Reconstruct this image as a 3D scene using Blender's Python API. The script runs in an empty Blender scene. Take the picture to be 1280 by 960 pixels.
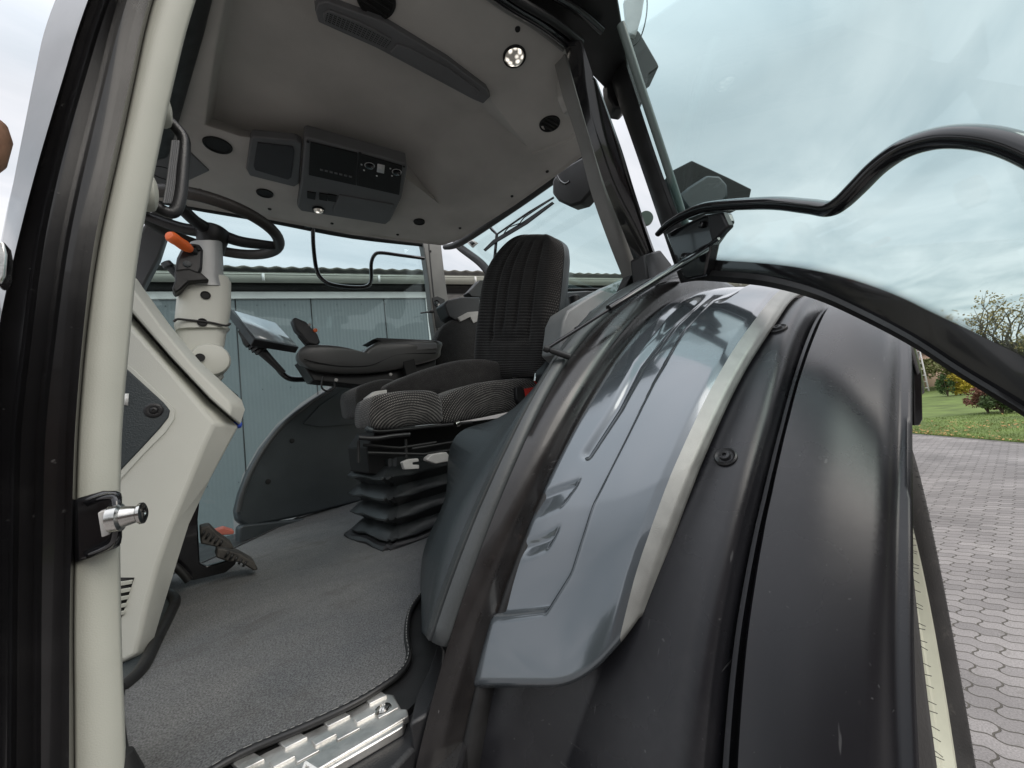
import bpy, bmesh, math, random
from mathutils import Vector, Matrix
random.seed(7)
S = bpy.context.scene
C = S.collection
R = math.radians
# ------------------------------------------------------------------ camera
F = 465.0; ZC = 2.0
YAW, PIT, ROL = R(42), R(4), math.atan(.115)
cf = Vector((math.sin(YAW)*math.cos(PIT), math.cos(YAW)*math.cos(PIT), math.sin(PIT)))
r0 = Vector((math.cos(YAW), -math.sin(YAW), 0)); u0 = r0.cross(cf)
cr = r0*math.cos(ROL) - u0*math.sin(ROL); cu = u0*math.cos(ROL) + r0*math.sin(ROL)
CAM = Vector((0, 0, ZC))
cam = bpy.data.cameras.new('camera'); co = bpy.data.objects.new('camera', cam); C.objects.link(co)
cam.sensor_width = 36; cam.lens = 36*F/1280; cam.clip_start = .02; cam.clip_end = 600
co.matrix_world = Matrix(((cr.x, cu.x, -cf.x, 0), (cr.y, cu.y, -cf.y, 0), (cr.z, cu.z, -cf.z, ZC), (0, 0, 0, 1)))
S.camera = co

# measurements are read off as sight lines meeting real planes of the machine
def ray(px, py): return cf + cr*((px-640)/F) + cu*((480-py)/F)
def A(px, py, X=None, Y=None, Z=None, d=None):
    v = ray(px, py)
    t = d if d is not None else X/v.x if X is not None else Y/v.y if Y is not None else (Z-ZC)/v.z
    return CAM + v*t
def onplane(px, py, p0, n):
    v = ray(px, py); return CAM + v*((p0-CAM).dot(n)/v.dot(n))

# ------------------------------------------------------------------ materials
def mat(name, col, rough=.5, metal=0, bump=0, bscale=200, var=0, vscale=6, coat=0, rvar=0, spec=.5, sheen=0, wear=None):
    m = bpy.data.materials.new(name); m.use_nodes = True
    nt = m.node_tree; N = nt.nodes; L = nt.links; b = N['Principled BSDF']
    b.inputs['Base Color'].default_value = (*col, 1); b.inputs['Roughness'].default_value = rough
    b.inputs['Metallic'].default_value = metal; b.inputs['Coat Weight'].default_value = coat
    b.inputs['Coat Roughness'].default_value = .04
    b.inputs['Specular IOR Level'].default_value = spec
    if sheen: b.inputs['Sheen Weight'].default_value = sheen
    tc = N.new('ShaderNodeTexCoord')
    if var or rvar:
        n = N.new('ShaderNodeTexNoise'); n.inputs['Scale'].default_value = vscale; n.inputs['Detail'].default_value = 6
        L.new(tc.outputs['Object'], n.inputs['Vector'])
        if var:
            mx = N.new('ShaderNodeMix'); mx.data_type = 'RGBA'
            mx.inputs[6].default_value = (*[c*(1-var) for c in col], 1); mx.inputs[7].default_value = (*[min(1, c*(1+var)) for c in col], 1)
            rp = N.new('ShaderNodeMapRange'); rp.inputs[1].default_value = .3; rp.inputs[2].default_value = .7
            L.new(n.outputs['Fac'], rp.inputs[0]); L.new(rp.outputs[0], mx.inputs[0]); src = mx.outputs[2]
            if wear:
                n3 = N.new('ShaderNodeTexNoise'); n3.inputs['Scale'].default_value = wear[1]; n3.inputs['Detail'].default_value = 8; n3.inputs['Roughness'].default_value = .7
                L.new(tc.outputs['Object'], n3.inputs['Vector'])
                r3 = N.new('ShaderNodeMapRange'); r3.inputs[1].default_value = wear[2]; r3.inputs[2].default_value = wear[2]+.1
                r3.inputs[4].default_value = wear[3]
                L.new(n3.outputs['Fac'], r3.inputs[0])
                m3 = N.new('ShaderNodeMix'); m3.data_type = 'RGBA'; m3.inputs[7].default_value = (*wear[0], 1)
                L.new(r3.outputs[0], m3.inputs[0]); L.new(src, m3.inputs[6]); src = m3.outputs[2]
            L.new(src, b.inputs['Base Color'])
        if rvar:
            r2 = N.new('ShaderNodeMapRange'); r2.inputs[1].default_value = .3; r2.inputs[2].default_value = .7
            r2.inputs[3].default_value = max(.02, rough-rvar); r2.inputs[4].default_value = rough+rvar
            L.new(n.outputs['Fac'], r2.inputs[0]); L.new(r2.outputs[0], b.inputs['Roughness'])
    if bump:
        n2 = N.new('ShaderNodeTexNoise'); n2.inputs['Scale'].default_value = bscale; n2.inputs['Detail'].default_value = 3
        L.new(tc.outputs['Object'], n2.inputs['Vector'])
        bp = N.new('ShaderNodeBump'); bp.inputs['Strength'].default_value = bump; bp.inputs['Distance'].default_value = .002
        L.new(n2.outputs['Fac'], bp.inputs['Height']); L.new(bp.outputs[0], b.inputs['Normal'])
    return m
M = {}
M['frame'] = mat('frame_paint', (.0085, .0083, .009), .22, 0, .03, 60, .3, 9, coat=.4, rvar=.06, wear=((.06, .058, .055), 30, .70, .5))
M['frame_brown'] = mat('dusty_frame_paint', (.014, .0125, .0122), .3, 0, .06, 90, .35, 12, coat=.25, rvar=.1, wear=((.12, .09, .08), 22, .62, .4))
M['black'] = mat('black_plastic', (.016, .016, .017), .42, 0, .25, 400, .3, 10, rvar=.08)
M['rubber'] = mat('black_rubber', (.012, .012, .012), .5, 0, .1, 200, .3, 20, rvar=.1)
M['gloss'] = mat('gloss_black', (.008, .008, .009), .14, 0, 0, coat=.5, var=.3)
M['fender'] = mat('fender_plastic', (.013, .013, .015), .27, 0, .10, 1400, .15, 5, rvar=.05, spec=.4, wear=((.07, .066, .06), 45, .66, .35))
M['paint'] = mat('metallic_grey_paint', (.115, .132, .145), .14, .55, .01, 900, .05, 3, coat=1.0)
M['cream'] = mat('cream_trim', (.45, .455, .395), .55, 0, .15, 700, .06, 7, rvar=.06, wear=((.3, .29, .24), 18, .66, .5))
M['creamlite'] = mat('pale_console_plastic', (.56, .565, .51), .5, 0, .2, 500, .03, 5)
M['teal'] = mat('dark_slate_trim', (.037, .046, .05), .42, 0, .5, 350, .15, 6, rvar=.06)
M['tealgrey'] = mat('grey_edge_trim', (.05, .055, .056), .4, 0, .2, 300, .15, 10)
M['grey'] = mat('grey_pillar_trim', (.19, .19, .18), .5, 0, .2, 400, .1, 8)
M['liner'] = mat('headliner_felt', (.46, .44, .41), .95, 0, .6, 700, .12, 5, sheen=.2)
M['slatepl'] = mat('slate_ceiling_plastic', (.12, .122, .125), .55, 0, .3, 500, .08, 8)
M['quarter'] = mat('grey_quarter_trim', (.22, .23, .23), .45, 0, .2, 300, .1, 10)
M['alu'] = mat('worn_aluminium', (.62, .61, .58), .38, .85, .3, 150, .25, 25, rvar=.1)
M['steel'] = mat('bright_steel', (.6, .59, .56), .22, 1, .1, 100, .2, 40, rvar=.1)
M['orange'] = mat('orange_plastic', (.85, .16, .035), .4, var=.05)
M['red'] = mat('red_plastic', (.6, .03, .02), .4, var=.05)
M['redpedal'] = mat('faded_red_rubber', (.5, .14, .10), .6, var=.2)
M['blue'] = mat('blue_plastic', (.04, .10, .55), .4, var=.1)
M['ltgrey'] = mat('light_grey_plastic', (.42, .41, .39), .5, 0, .2, 300, .1, 30)
M['silver'] = mat('silver_shroud', (.33, .34, .34), .4, .2, .1, 300, .08, 10)
M['screen'] = mat('screen_glass', (.45, .5, .52), .12, 0, 0, coat=1, var=.03)  # pale blue-grey base colour stands in for sky reflected on the switched-off screen
M['white'] = mat('white_trim', (.75, .75, .72), .5, var=.05)
M['void'] = mat('black_void', (.004, .004, .004), .7)
M['tyre'] = mat('tyre_rubber', (.03, .028, .027), .75, 0, .6, 120, .35, 8, rvar=.1, wear=((.10, .09, .08), 12, .58, .5))
M['rim'] = mat('cream_rim_paint', (.62, .62, .50), .35, 0, .1, 200, .08, 8, coat=.2)
M['bellows'] = mat('bellows_rubber', (.022, .025, .026), .38, 0, .3, 150, .3, 12, rvar=.1)
M['dirt'] = mat('scuffed_pedal_rubber', (.05, .046, .04), .6, 0, .6, 150, .5, 20)

def glass(name, tint, refl=1.0, rough=.0):
    m = bpy.data.materials.new(name); m.use_nodes = True; N = m.node_tree.nodes; L = m.node_tree.links; N.clear()
    o = N.new('ShaderNodeOutputMaterial'); mx = N.new('ShaderNodeMixShader'); t = N.new('ShaderNodeBsdfTransparent'); g = N.new('ShaderNodeBsdfGlossy')
    t.inputs[0].default_value = (*tint, 1); g.inputs['Roughness'].default_value = rough; g.inputs[0].default_value = (.9, 1, 1, 1)
    fr = N.new('ShaderNodeLayerWeight'); fr.inputs['Blend'].default_value = .5; pw = N.new('ShaderNodeMath'); pw.operation = 'POWER'; pw.inputs[1].default_value = 4.0; L.new(fr.outputs['Facing'], pw.inputs[0])
    mu = N.new('ShaderNodeMath'); mu.operation = 'MULTIPLY_ADD'; mu.inputs[1].default_value = .7*refl; mu.inputs[2].default_value = .025*refl; mu.use_clamp = True
    L.new(pw.outputs[0], mu.inputs[0]); L.new(mu.outputs[0], mx.inputs[0]); L.new(t.outputs[0], mx.inputs[1]); L.new(g.outputs[0], mx.inputs[2]); L.new(mx.outputs[0], o.inputs[0])
    return m
def scratches(m, amt=.25):
    N = m.node_tree.nodes; L = m.node_tree.links; b = N['Principled BSDF']; tc = N.new('ShaderNodeTexCoord'); out = None
    for rot, sc in ((20, (1, 60, 60)), (75, (60, 1, 50)), (140, (2, 70, 9))):
        mp = N.new('ShaderNodeMapping'); mp.inputs['Rotation'].default_value = (R(rot), R(rot*.7), R(rot*1.3)); mp.inputs['Scale'].default_value = sc; L.new(tc.outputs['Object'], mp.inputs[0])
        n = N.new('ShaderNodeTexNoise'); n.inputs['Scale'].default_value = 2.2; n.inputs['Detail'].default_value = 2; L.new(mp.outputs[0], n.inputs['Vector'])
        r_ = N.new('ShaderNodeMapRange'); r_.inputs[1].default_value = .735; r_.inputs[2].default_value = .78; r_.inputs[4].default_value = amt; L.new(n.outputs['Fac'], r_.inputs[0])
        if out is None: out = r_.outputs[0]
        else:
            a = N.new('ShaderNodeMath'); a.operation = 'MAXIMUM'; L.new(out, a.inputs[0]); L.new(r_.outputs[0], a.inputs[1]); out = a.outputs[0]
    n = N.new('ShaderNodeTexNoise'); n.inputs['Scale'].default_value = 3.5; n.inputs['Detail'].default_value = 9; n.inputs['Roughness'].default_value = .75; L.new(tc.outputs['Object'], n.inputs['Vector'])
    r_ = N.new('ShaderNodeMapRange'); r_.inputs[1].default_value = .5; r_.inputs[2].default_value = .75; r_.inputs[4].default_value = .07; L.new(n.outputs['Fac'], r_.inputs[0])
    a = N.new('ShaderNodeMath'); a.operation = 'MAXIMUM'; L.new(out, a.inputs[0]); L.new(r_.outputs[0], a.inputs[1]); out = a.outputs[0]
    src = b.inputs['Base Color'].links[0].from_socket
    mx = N.new('ShaderNodeMix'); mx.data_type = 'RGBA'; mx.inputs[7].default_value = (.19, .188, .185, 1); L.new(out, mx.inputs[0]); L.new(src, mx.inputs[6]); L.new(mx.outputs[2], b.inputs['Base Color'])
scratches(M['fender']); scratches(M['frame'], .3); scratches(M['frame_brown'], .35)
M['glass'] = glass('door_glass', (.82, .90, .895), 1.0)
M['glass2'] = glass('side_glass', (.84, .92, .93), .8)
M['lens'] = mat('lamp_lens', (.75, .72, .66), .15, .3, .6, 60, .3, 60, coat=1)

# fabric: dark weave with rows of light stitches, laid along the cushion's own UV
def fabric(name, base, dash, fu, fv, amt=1.0):
    m = bpy.data.materials.new(name); m.use_nodes = True; N = m.node_tree.nodes; L = m.node_tree.links; b = N['Principled BSDF']
    uv = N.new('ShaderNodeUVMap'); uv.uv_map = 'UVMap'; sp = N.new('ShaderNodeSeparateXYZ'); L.new(uv.outputs[0], sp.inputs[0])
    def mth(op, a, bb=None):
        n = N.new('ShaderNodeMath'); n.operation = op
        for i, q in enumerate((a, bb)):
            if q is None: continue
            if isinstance(q, (int, float)): n.inputs[i].default_value = q
            else: L.new(q, n.inputs[i])
        return n.outputs[0]
    v = mth('MULTIPLY', sp.outputs[1], fv); row = mth('FLOOR', v); fr = mth('FRACT', v)
    u = mth('ADD', mth('MULTIPLY', sp.outputs[0], fu), mth('MULTIPLY', row, .5)); fu_ = mth('FRACT', u)
    a = mth('GREATER_THAN', fr, .55); c = mth('LESS_THAN', mth('ABSOLUTE', mth('SUBTRACT', fu_, .5)), .27)
    k = mth('MULTIPLY', mth('MULTIPLY', a, c), amt)
    nz = N.new('ShaderNodeTexNoise'); nz.inputs['Scale'].default_value = 9; L.new(uv.outputs[0], nz.inputs['Vector'])
    k = mth('MULTIPLY', k, mth('MULTIPLY', nz.outputs['Fac'], 1.6))
    mx = N.new('ShaderNodeMix'); mx.data_type = 'RGBA'; mx.inputs[6].default_value = (*base, 1); mx.inputs[7].default_value = (*dash, 1)
    L.new(k, mx.inputs[0]); L.new(mx.outputs[2], b.inputs['Base Color']); b.inputs['Roughness'].default_value = .95
    b.inputs['Sheen Weight'].default_value = .25; b.inputs['Specular IOR Level'].default_value = .2
    bp = N.new('ShaderNodeBump'); bp.inputs['Strength'].default_value = .6; bp.inputs['Distance'].default_value = .002
    hh = mth('ADD', k, mth('MULTIPLY', mth('SINE', mth('MULTIPLY', v, 6.283)), .4)); L.new(hh, bp.inputs['Height']); L.new(bp.outputs[0], b.inputs['Normal'])
    return m
M['fabric'] = fabric('ribbed_seat_fabric', (.014, .013, .013), (.12, .115, .11), 84, 74, .65)
M['fabricb'] = fabric('ribbed_bolster_fabric', (.016, .015, .015), (.26, .245, .225), 90, 24)
M['fabricd'] = fabric('plain_seat_fabric', (.014, .014, .014), (.05, .048, .045), 110, 70)

# ------------------------------------------------------------------ mesh helpers
def link(name, me, m=None, parent=None, smooth=True):
    o = bpy.data.objects.new(name, me); C.objects.link(o)
    if m is not None: me.materials.append(m)
    for p in me.polygons: p.use_smooth = smooth
    if parent is not None: o.parent = parent
    return o
def from_py(name, vs, fs, m=None, parent=None, smooth=True, sharp=40):
    me = bpy.data.meshes.new(name)
    off = parent_loc(parent)
    me.from_pydata([tuple(Vector(v)-off) for v in vs], [], fs); me.validate()
    bm = bmesh.new(); bm.from_mesh(me); bmesh.ops.remove_doubles(bm, verts=bm.verts, dist=1e-6)
    bmesh.ops.recalc_face_normals(bm, faces=bm.faces)
    if smooth:
        for e in bm.edges:
            if len(e.link_faces) == 2 and e.calc_face_angle(0) > R(sharp): e.smooth = False
    bm.to_mesh(me); bm.free()
    return link(name, me, m, parent, smooth)
def parent_loc(p):
    v = Vector((0, 0, 0))
    while p is not None: v += p.location; p = p.parent
    return v
def bevel(o, w=.004, seg=2):
    b = o.modifiers.new('bevel', 'BEVEL'); b.width = w; b.segments = seg; b.limit_method = 'ANGLE'; b.angle_limit = R(35)
    return o
def slab(name, pts, off, m, parent=None, bev=.003):
    """closed outline pts (3D) pushed back by off: a plate with real thickness"""
    n = len(pts); off = Vector(off)
    vs = list(pts) + [p+off for p in pts]
    fs = [tuple(range(n)), tuple(range(2*n-1, n-1, -1))] + [(i, (i+1) % n, n+(i+1) % n, n+i) for i in range(n)]
    o = from_py(name, vs, fs, m, parent, True, 30)
    if bev: bevel(o, bev)
    return o
def P(lst, **k): return [A(x, y, **k) for x, y in lst]
def cr_spline(pts, n=6, closed=False):
    out = []; N_ = len(pts)
    rng = range(N_ if closed else N_-1)
    for i in rng:
        g = (lambda j: pts[j % N_]) if closed else (lambda j: pts[max(0, min(N_-1, j))])
        a, b, c, d = (Vector(g(i-1)), Vector(g(i)), Vector(g(i+1)), Vector(g(i+2)))
        for k in range(n):
            t = k/n
            out.append(.5*((2*b)+(c-a)*t+(2*a-5*b+4*c-d)*t*t+(3*b-a-3*c+d)*t**3))
    if not closed: out.append(Vector(pts[-1]))
    return out
def tube_data(pts, r, seg=12, flat=None, closed=False):
    vs, fs = [], []; n = len(pts); up = None
    for i, p in enumerate(pts):
        if closed: t = (pts[(i+1) % n]-pts[i-1]).normalized()
        else: t = (pts[min(n-1, i+1)]-pts[max(0, i-1)]).normalized()
        if up is None:
            a = Vector((0, 0, 1)) if abs(t.z) < .9 else Vector((1, 0, 0)); up = (a-t*a.dot(t)).normalized()
        else: up = (up-t*up.dot(t)).normalized()
        s = t.cross(up); rr = r[i] if isinstance(r, (list, tuple)) else r
        for k in range(seg):
            an = 2*math.pi*k/seg
            vs.append(p+up*(math.cos(an)*rr)+s*(math.sin(an)*rr*(flat or 1)))
    m_ = n if closed else n-1
    for i in range(m_):
        for k in range(seg):
            a = i*seg; b = ((i+1) % n)*seg
            fs.append((a+k, a+(k+1) % seg, b+(k+1) % seg, b+k))
    if not closed: fs += [tuple(range(seg)), tuple(range((n-1)*seg, n*seg))]
    return vs, fs
def tube(name, pts, r, m, parent=None, seg=12, n=6, flat=None, closed=False):
    pts = [Vector(p) for p in pts]
    q = cr_spline(pts, n, closed) if n > 1 else pts
    if isinstance(r, (list, tuple)) and n > 1:
        rr = []
        for i in range(len(r)-1):
            for k in range(n): rr.append(r[i]+(r[i+1]-r[i])*k/n)
        rr.append(r[-1]); r = rr
    vs, fs = tube_data(q, r, seg, flat, closed)
    return from_py(name, vs, fs, m, parent, True, 50)
def lathe(name, p0, axis, prof, m, parent=None, seg=24):
    """prof: (distance along axis, radius)"""
    ax = Vector(axis).normalized(); a = Vector((0, 0, 1)) if abs(ax.z) < .9 else Vector((1, 0, 0))
    u = (a-ax*a.dot(ax)).normalized(); w = ax.cross(u); vs, fs = [], []
    for d, r in prof:
        for k in range(seg):
            an = 2*math.pi*k/seg; vs.append(Vector(p0)+ax*d+(u*math.cos(an)+w*math.sin(an))*max(r, 1e-5))
    for i in range(len(prof)-1):
        for k in range(seg): fs.append((i*seg+k, i*seg+(k+1) % seg, (i+1)*seg+(k+1) % seg, (i+1)*seg+k))
    fs += [tuple(range(seg)), tuple(range((len(prof)-1)*seg, len(prof)*seg))]
    return from_py(name, vs, fs, m, parent, True, 35)
def grid(name, rows, m, parent=None, closed=False, uv=False, caps=False, sharp=40, thick=0):
    """rows: list of equally long point lists"""
    nr, nc = len(rows), len(rows[0]); vs = [p for r_ in rows for p in r_]; fs = []
    cc = nc if closed else nc-1
    for i in range(nr-1):
        for j in range(cc): fs.append((i*nc+j, i*nc+(j+1) % nc, (i+1)*nc+(j+1) % nc, (i+1)*nc+j))
    if caps: fs += [tuple(range(nc)), tuple(range((nr-1)*nc, nr*nc))]
    if uv:
        me = bpy.data.meshes.new(name); off = parent_loc(parent); me.from_pydata([tuple(v-off) for v in vs], [], fs)
        l = me.uv_layers.new(name='UVMap')
        for p in me.polygons:
            for li in p.loop_indices:
                vi = me.loops[li].vertex_index; i, j = divmod(vi, nc)
                l.data[li].uv = (j/(nc-1), i/(nr-1))
        bm = bmesh.new(); bm.from_mesh(me); bmesh.ops.recalc_face_normals(bm, faces=bm.faces); bm.to_mesh(me); bm.free()
        o = link(name, me, m, parent)
    else: o = from_py(name, vs, fs, m, parent, True, sharp)
    if thick:
        s = o.modifiers.new('thickness', 'SOLIDIFY'); s.thickness = thick; s.offset = 0
    return o
def pillow(name, out, bulge, back, m, parent=None, rings=7, uvmode='polar', n=5, tilt=None):
    """soft cushion: outline out (3D), bulging along -back, with its body reaching along back"""
    out = cr_spline(out, n, True); back = Vector(back); bn = back.normalized(); c = sum(out, Vector())/len(out)
    K = len(out); vs, fs, uvs = [], [], []
    ring = []
    ring.append((1.0, 1.0, 'b'))
    levels = [(.90, 1.0), (.97, .55)] + [(math.cos(math.pi/2*k/rings)**.55 if k < rings else 0.02, -math.sin(math.pi/2*k/rings)) for k in range(rings+1)]
    for s, h in levels:
        for j, p in enumerate(out):
            q = c+(p-c)*s
            q = q+(back*h if h > 0 else bn*(bulge*h))
            vs.append(q); uvs.append((j/K, s))
    nl = len(levels)
    for i in range(nl-1):
        for j in range(K): fs.append((i*K+j, i*K+(j+1) % K, (i+1)*K+(j+1) % K, (i+1)*K+j))
    fs += [tuple(range(K)), tuple(range((nl-1)*K, nl*K))]
    me = bpy.data.meshes.new(name); off = parent_loc(parent); me.from_pydata([tuple(v-off) for v in vs], [], fs)
    l = me.uv_layers.new(name='UVMap')
    e1 = cr; e2 = Vector((0, 0, 1))
    for p in me.polygons:
        for li in p.loop_indices:
            v = vs[me.loops[li].vertex_index]
            if uvmode == 'arc':        # stitching runs in arcs round the lower middle of the piece
                lo = min(q.z for q in out); w = v-Vector((c.x, c.y, lo-.03)); x = w.dot(e1); z = w.z
                l.data[li].uv = (math.atan2(z, x)/3.1416, math.hypot(x, z)*5.0)
            else:
                w = v-c; l.data[li].uv = (w.dot(e1)*3, w.z*3 + w.dot(bn)*2)
    bm = bmesh.new(); bm.from_mesh(me); bmesh.ops.recalc_face_normals(bm, faces=bm.faces); bm.to_mesh(me); bm.free()
    return link(name, me, m, parent)
def tag(o, label=None, cat=None, group=None, kind=None):
    if label: o['label'] = label
    if cat: o['category'] = cat
    if group: o['group'] = group
    if kind: o['kind'] = kind
    return o
def empty(name, loc):
    o = bpy.data.objects.new(name, None); C.objects.link(o); o.location = loc; o.empty_display_size = .2; return o
def lerp(a, b, t): return a+(b-a)*t
def poly_at(pts, y):          # x on a pixel polyline at height y (linear, extrapolated)
    pts = sorted(pts, key=lambda p: p[1])
    for i in range(len(pts)-1):
        if y <= pts[i+1][1] or i == len(pts)-2:
            (x0, y0), (x1, y1) = pts[i], pts[i+1]
            return x0+(x1-x0)*(y-y0)/(y1-y0)

T = empty('tractor', (1.0, 1.36, 0)); bpy.context.view_layer.update()
tag(T, 'black and slate-grey tractor with its cab door swung open, parked on the block paving', 'tractor')

# ================================================================== FENDER AND REAR WHEEL
WX, WZ = 1.5, 1.0
def cylpt(px, py, Rr):
    v = ray(px, py); a = v.x*v.x+v.z*v.z; ox, oz = -WX, ZC-WZ
    b = ox*v.x+oz*v.z; c_ = ox*ox+oz*oz-Rr*Rr; D = b*b-a*c_
    t = (-b-math.sqrt(D))/a if D > 0 else -b/a
    p = CAM+v*t
    return math.atan2(WX-p.x, p.z-WZ), p.y
def ringline(Rr, pts):
    q = sorted(cylpt(x, y, Rr) for x, y in pts)      # by theta, top first
    def Y(th):
        if th <= q[0][0]: return q[0][1]
        for i in range(len(q)-1):
            if th <= q[i+1][0]:
                f = (th-q[i][0])/(q[i+1][0]-q[i][0]+1e-9); return lerp(q[i][1], q[i+1][1], f)
        return q[-1][1]
    return Rr, Y
def rp(Rr, th, y): return Vector((WX-Rr*math.sin(th), y, WZ+Rr*math.cos(th)))
def smoothY(Y, th, w=.12): return (Y(th-w)+Y(th-w/2)+Y(th)*2+Y(th+w/2)+Y(th+w))/6
def band(name, lines, th0, th1, m, parent, n=90, back=.0, thick=.004):
    rows = []
    for i in range(n+1):
        th = lerp(th0, th1, i/n); row = [rp(Rr, th, smoothY(Y, th)) for Rr, Y in lines]
        rows.append(row)
    return grid(name, rows, m, parent, sharp=70, thick=thick)
L1 = [(520, 860), (535, 800), (560, 720), (590, 640), (640, 550), (700, 440), (760, 375)]
L2 = [(545, 850), (560, 800), (600, 690), (650, 570), (690, 480), (740, 410), (790, 370)]
L3 = [(572, 960), (590, 860), (625, 760), (665, 650), (700, 570), (745, 490), (800, 410), (838, 378)]
L5 = [(700, 960), (760, 820), (800, 760), (835, 680), (870, 600), (905, 520), (940, 450), (970, 405)]
L6 = [(872, 960), (898, 760), (921, 660), (936, 618), (963, 520), (991, 425)]
L7 = [(920, 960), (937, 760), (955, 660), (968, 618), (988, 520), (1022, 420)]
L8 = [(1088, 960), (1097, 750), (1104, 600), (1109, 500), (1110, 430)]
L9 = [(1141, 960), (1140, 700), (1139, 560), (1140, 450)]
def shift(pts, dx): return [(x+dx, y) for x, y in pts]
def yoff(line, dy, dR=0): return (line[0]+dR, (lambda th, Y=line[1]: Y(th)+dy))
TH0, TH1 = -.62, 1.75
l3 = ringline(1.31, L3); l5 = ringline(1.235, L5); l6 = ringline(1.222, L6); l7 = ringline(1.19, L7); l8 = ringline(1.14, L8); l9 = ringline(1.11, L9)
mid = lambda a, b, f, R_: (R_, (lambda th, A_=a[1], B_=b[1]: lerp(A_(th), B_(th), f)))
fender = band('fender', [yoff(l3, .004, .015), mid(l3, l5, .5, 1.2795), yoff(l5, .012, .0), yoff(l5, .0, 0), mid(l5, l6, .3, 1.236), mid(l5, l6, .75, 1.236), mid(l5, l6, .92, 1.231), l6,
                mid(l6, l7, .06, 1.214), mid(l6, l7, .14, 1.175), mid(l6, l7, .42, 1.165), mid(l6, l7, .50, 1.19), mid(l6, l7, .62, 1.19), mid(l6, l7, .68, 1.165), mid(l6, l7, .92, 1.165), l7, mid(l7, l8, .04, 1.199),
                mid(l7, l8, .3, 1.192), mid(l7, l8, .6, 1.174), mid(l7, l8, .92, 1.148), l8, mid(l8, l9, .2, 1.130), mid(l8, l9, .4, 1.116), mid(l8, l9, .65, 1.112), mid(l8, l9, .85, 1.114), l9, yoff(l9, .004, -.02), yoff(l9, .012, -.03)],
               TH0, TH1, M['fender'], T, 130)
# painted inner fender panel: height map over the sheet
RP = 1.285
PL = [(593, 857), (625, 760), (665, 650), (702, 570), (748, 490), (803, 410), (838, 380), (860, 370)]
PR = [(690, 858), (745, 838), (790, 778), (832, 688), (868, 605), (904, 520), (940, 450), (968, 412)]
lp = ringline(1.31, PL[:7]); lq = ringline(1.24, PR[:1]+PR[1:])
def sseg(px, py, poly, closed=False):
    best = 1e9; side = 1
    for i in range(len(poly)-1):
        ax, ay = poly[i]; bx, by = poly[i+1]; dx, dy = bx-ax, by-ay; t = max(0, min(1, ((px-ax)*dx+(py-ay)*dy)/(dx*dx+dy*dy)))
        qx, qy = ax+dx*t, ay+dy*t; d = math.hypot(px-qx, py-qy)
        if d < best: best = d; side = 1 if dx*(py-ay)-dy*(px-ax) > 0 else -1
    return best*side
def pix(p):
    v = p-CAM; d = v.dot(cf); return 640+F*v.dot(cr)/d, 480-F*v.dot(cu)/d
CREASE = [(560, 768), (600, 771), (640, 770), (692, 765), (722, 720), (749, 641), (789, 560), (822, 490), (858, 425), (895, 385), (940, 365)]
GROOVE = [(738, 572), (775, 515), (802, 462), (845, 407), (885, 372)]
SLOT1 = [(668, 628), (700, 615), (728, 606)]; SLOT2 = [(655, 684), (685, 674), (702, 665)]
def sm(a, b, x):
    t = max(0, min(1, (x-a)/(b-a))); return t*t*(3-2*t)
rows = []
NP, NQ = 420, 110
th_top = -.75
PLk = [(625, 760), (665, 650), (702, 570), (748, 490), (803, 410), (838, 381)]
PRk = [(832, 688), (868, 605), (886, 560), (905, 518), (940, 450), (968, 412)]
colsY = []
for j in range(NQ+1):
    f = j/NQ; Rb = lerp(1.325, 1.24, f)
    bx = lerp(593, 802, f); by = 857 if bx < 690 else 857-95*((bx-690)/112)**2.2
    Q = [(bx, by)]+[(lerp(a_[0], b_[0], f), lerp(a_[1], b_[1], f)) for a_, b_ in zip(PLk, PRk)]
    tb, _ = cylpt(bx, by, Rb); colsY.append((Rb, tb, ringline(Rb, Q)[1]))
for i in range(NP+1):
    row = []
    for j in range(NQ+1):
        f = j/NQ; Rb, tb, Yf_ = colsY[j]
        th = lerp(tb, th_top, i/NP); wv = .08*sm(0, .15, tb-th)
        y = smoothY(Yf_, th, wv) if wv > 0 else Yf_(th)
        p = rp(Rb, th, y); x_, y_ = pix(p)
        h = .0
        s_ = sseg(x_, y_, CREASE)            # + = below right of the crease
        if th > .15: up_ = sm(-5, 5, s_)
        else: up_ = sm(.45, .52, f)
        fade = sm(.15, .5, th); up_ = lerp(sm(.45, .55, f), up_, fade)
        h += .016*up_
        g = abs(sseg(x_, y_, GROOVE)); h -= .007*(1-sm(0, 9, g))*fade
        for sl in (SLOT1, SLOT2):
            d_ = sseg(x_, y_, sl)
            wdt = 26 if sl is SLOT1 else 17; xe = sl[-1][0]-d_*.9
            if -6 < d_ < wdt and sl[0][0]-10 < x_ < xe+6:
                h -= .0065*sm(-4, 4, d_)*(1-max(0, d_)/wdt)*sm(sl[0][0]-10, sl[0][0]+14, x_)*(1-sm(xe-2, xe+3, x_))
        e = 1-f; h -= .010*(1-min(1, e/.17))+.012*(1-sm(0, .025, e))
        h -= .008*(1-sm(0, .04, f))
        if i < 45: h -= .013*(1-i/45)
        if i < 1: h -= .004
        row.append(rp(Rb+h+.010, th, y))
    rows.append(row)
paint = grid('painted_fender_panel', rows, M['paint'], T, sharp=180, thick=.006)
paint.data.materials.append(mat('paler_edge_band', (.29, .292, .275), .34, .45, .25, 900, .12, 30, rvar=.05))
_dir = {}
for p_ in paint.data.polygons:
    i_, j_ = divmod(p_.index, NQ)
    if j_/NQ > .875: p_.material_index = 1  # columns along the outer edge take the paler, rougher material
paint['label'] = 'glossy slate-grey painted inner section of the fender'
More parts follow.
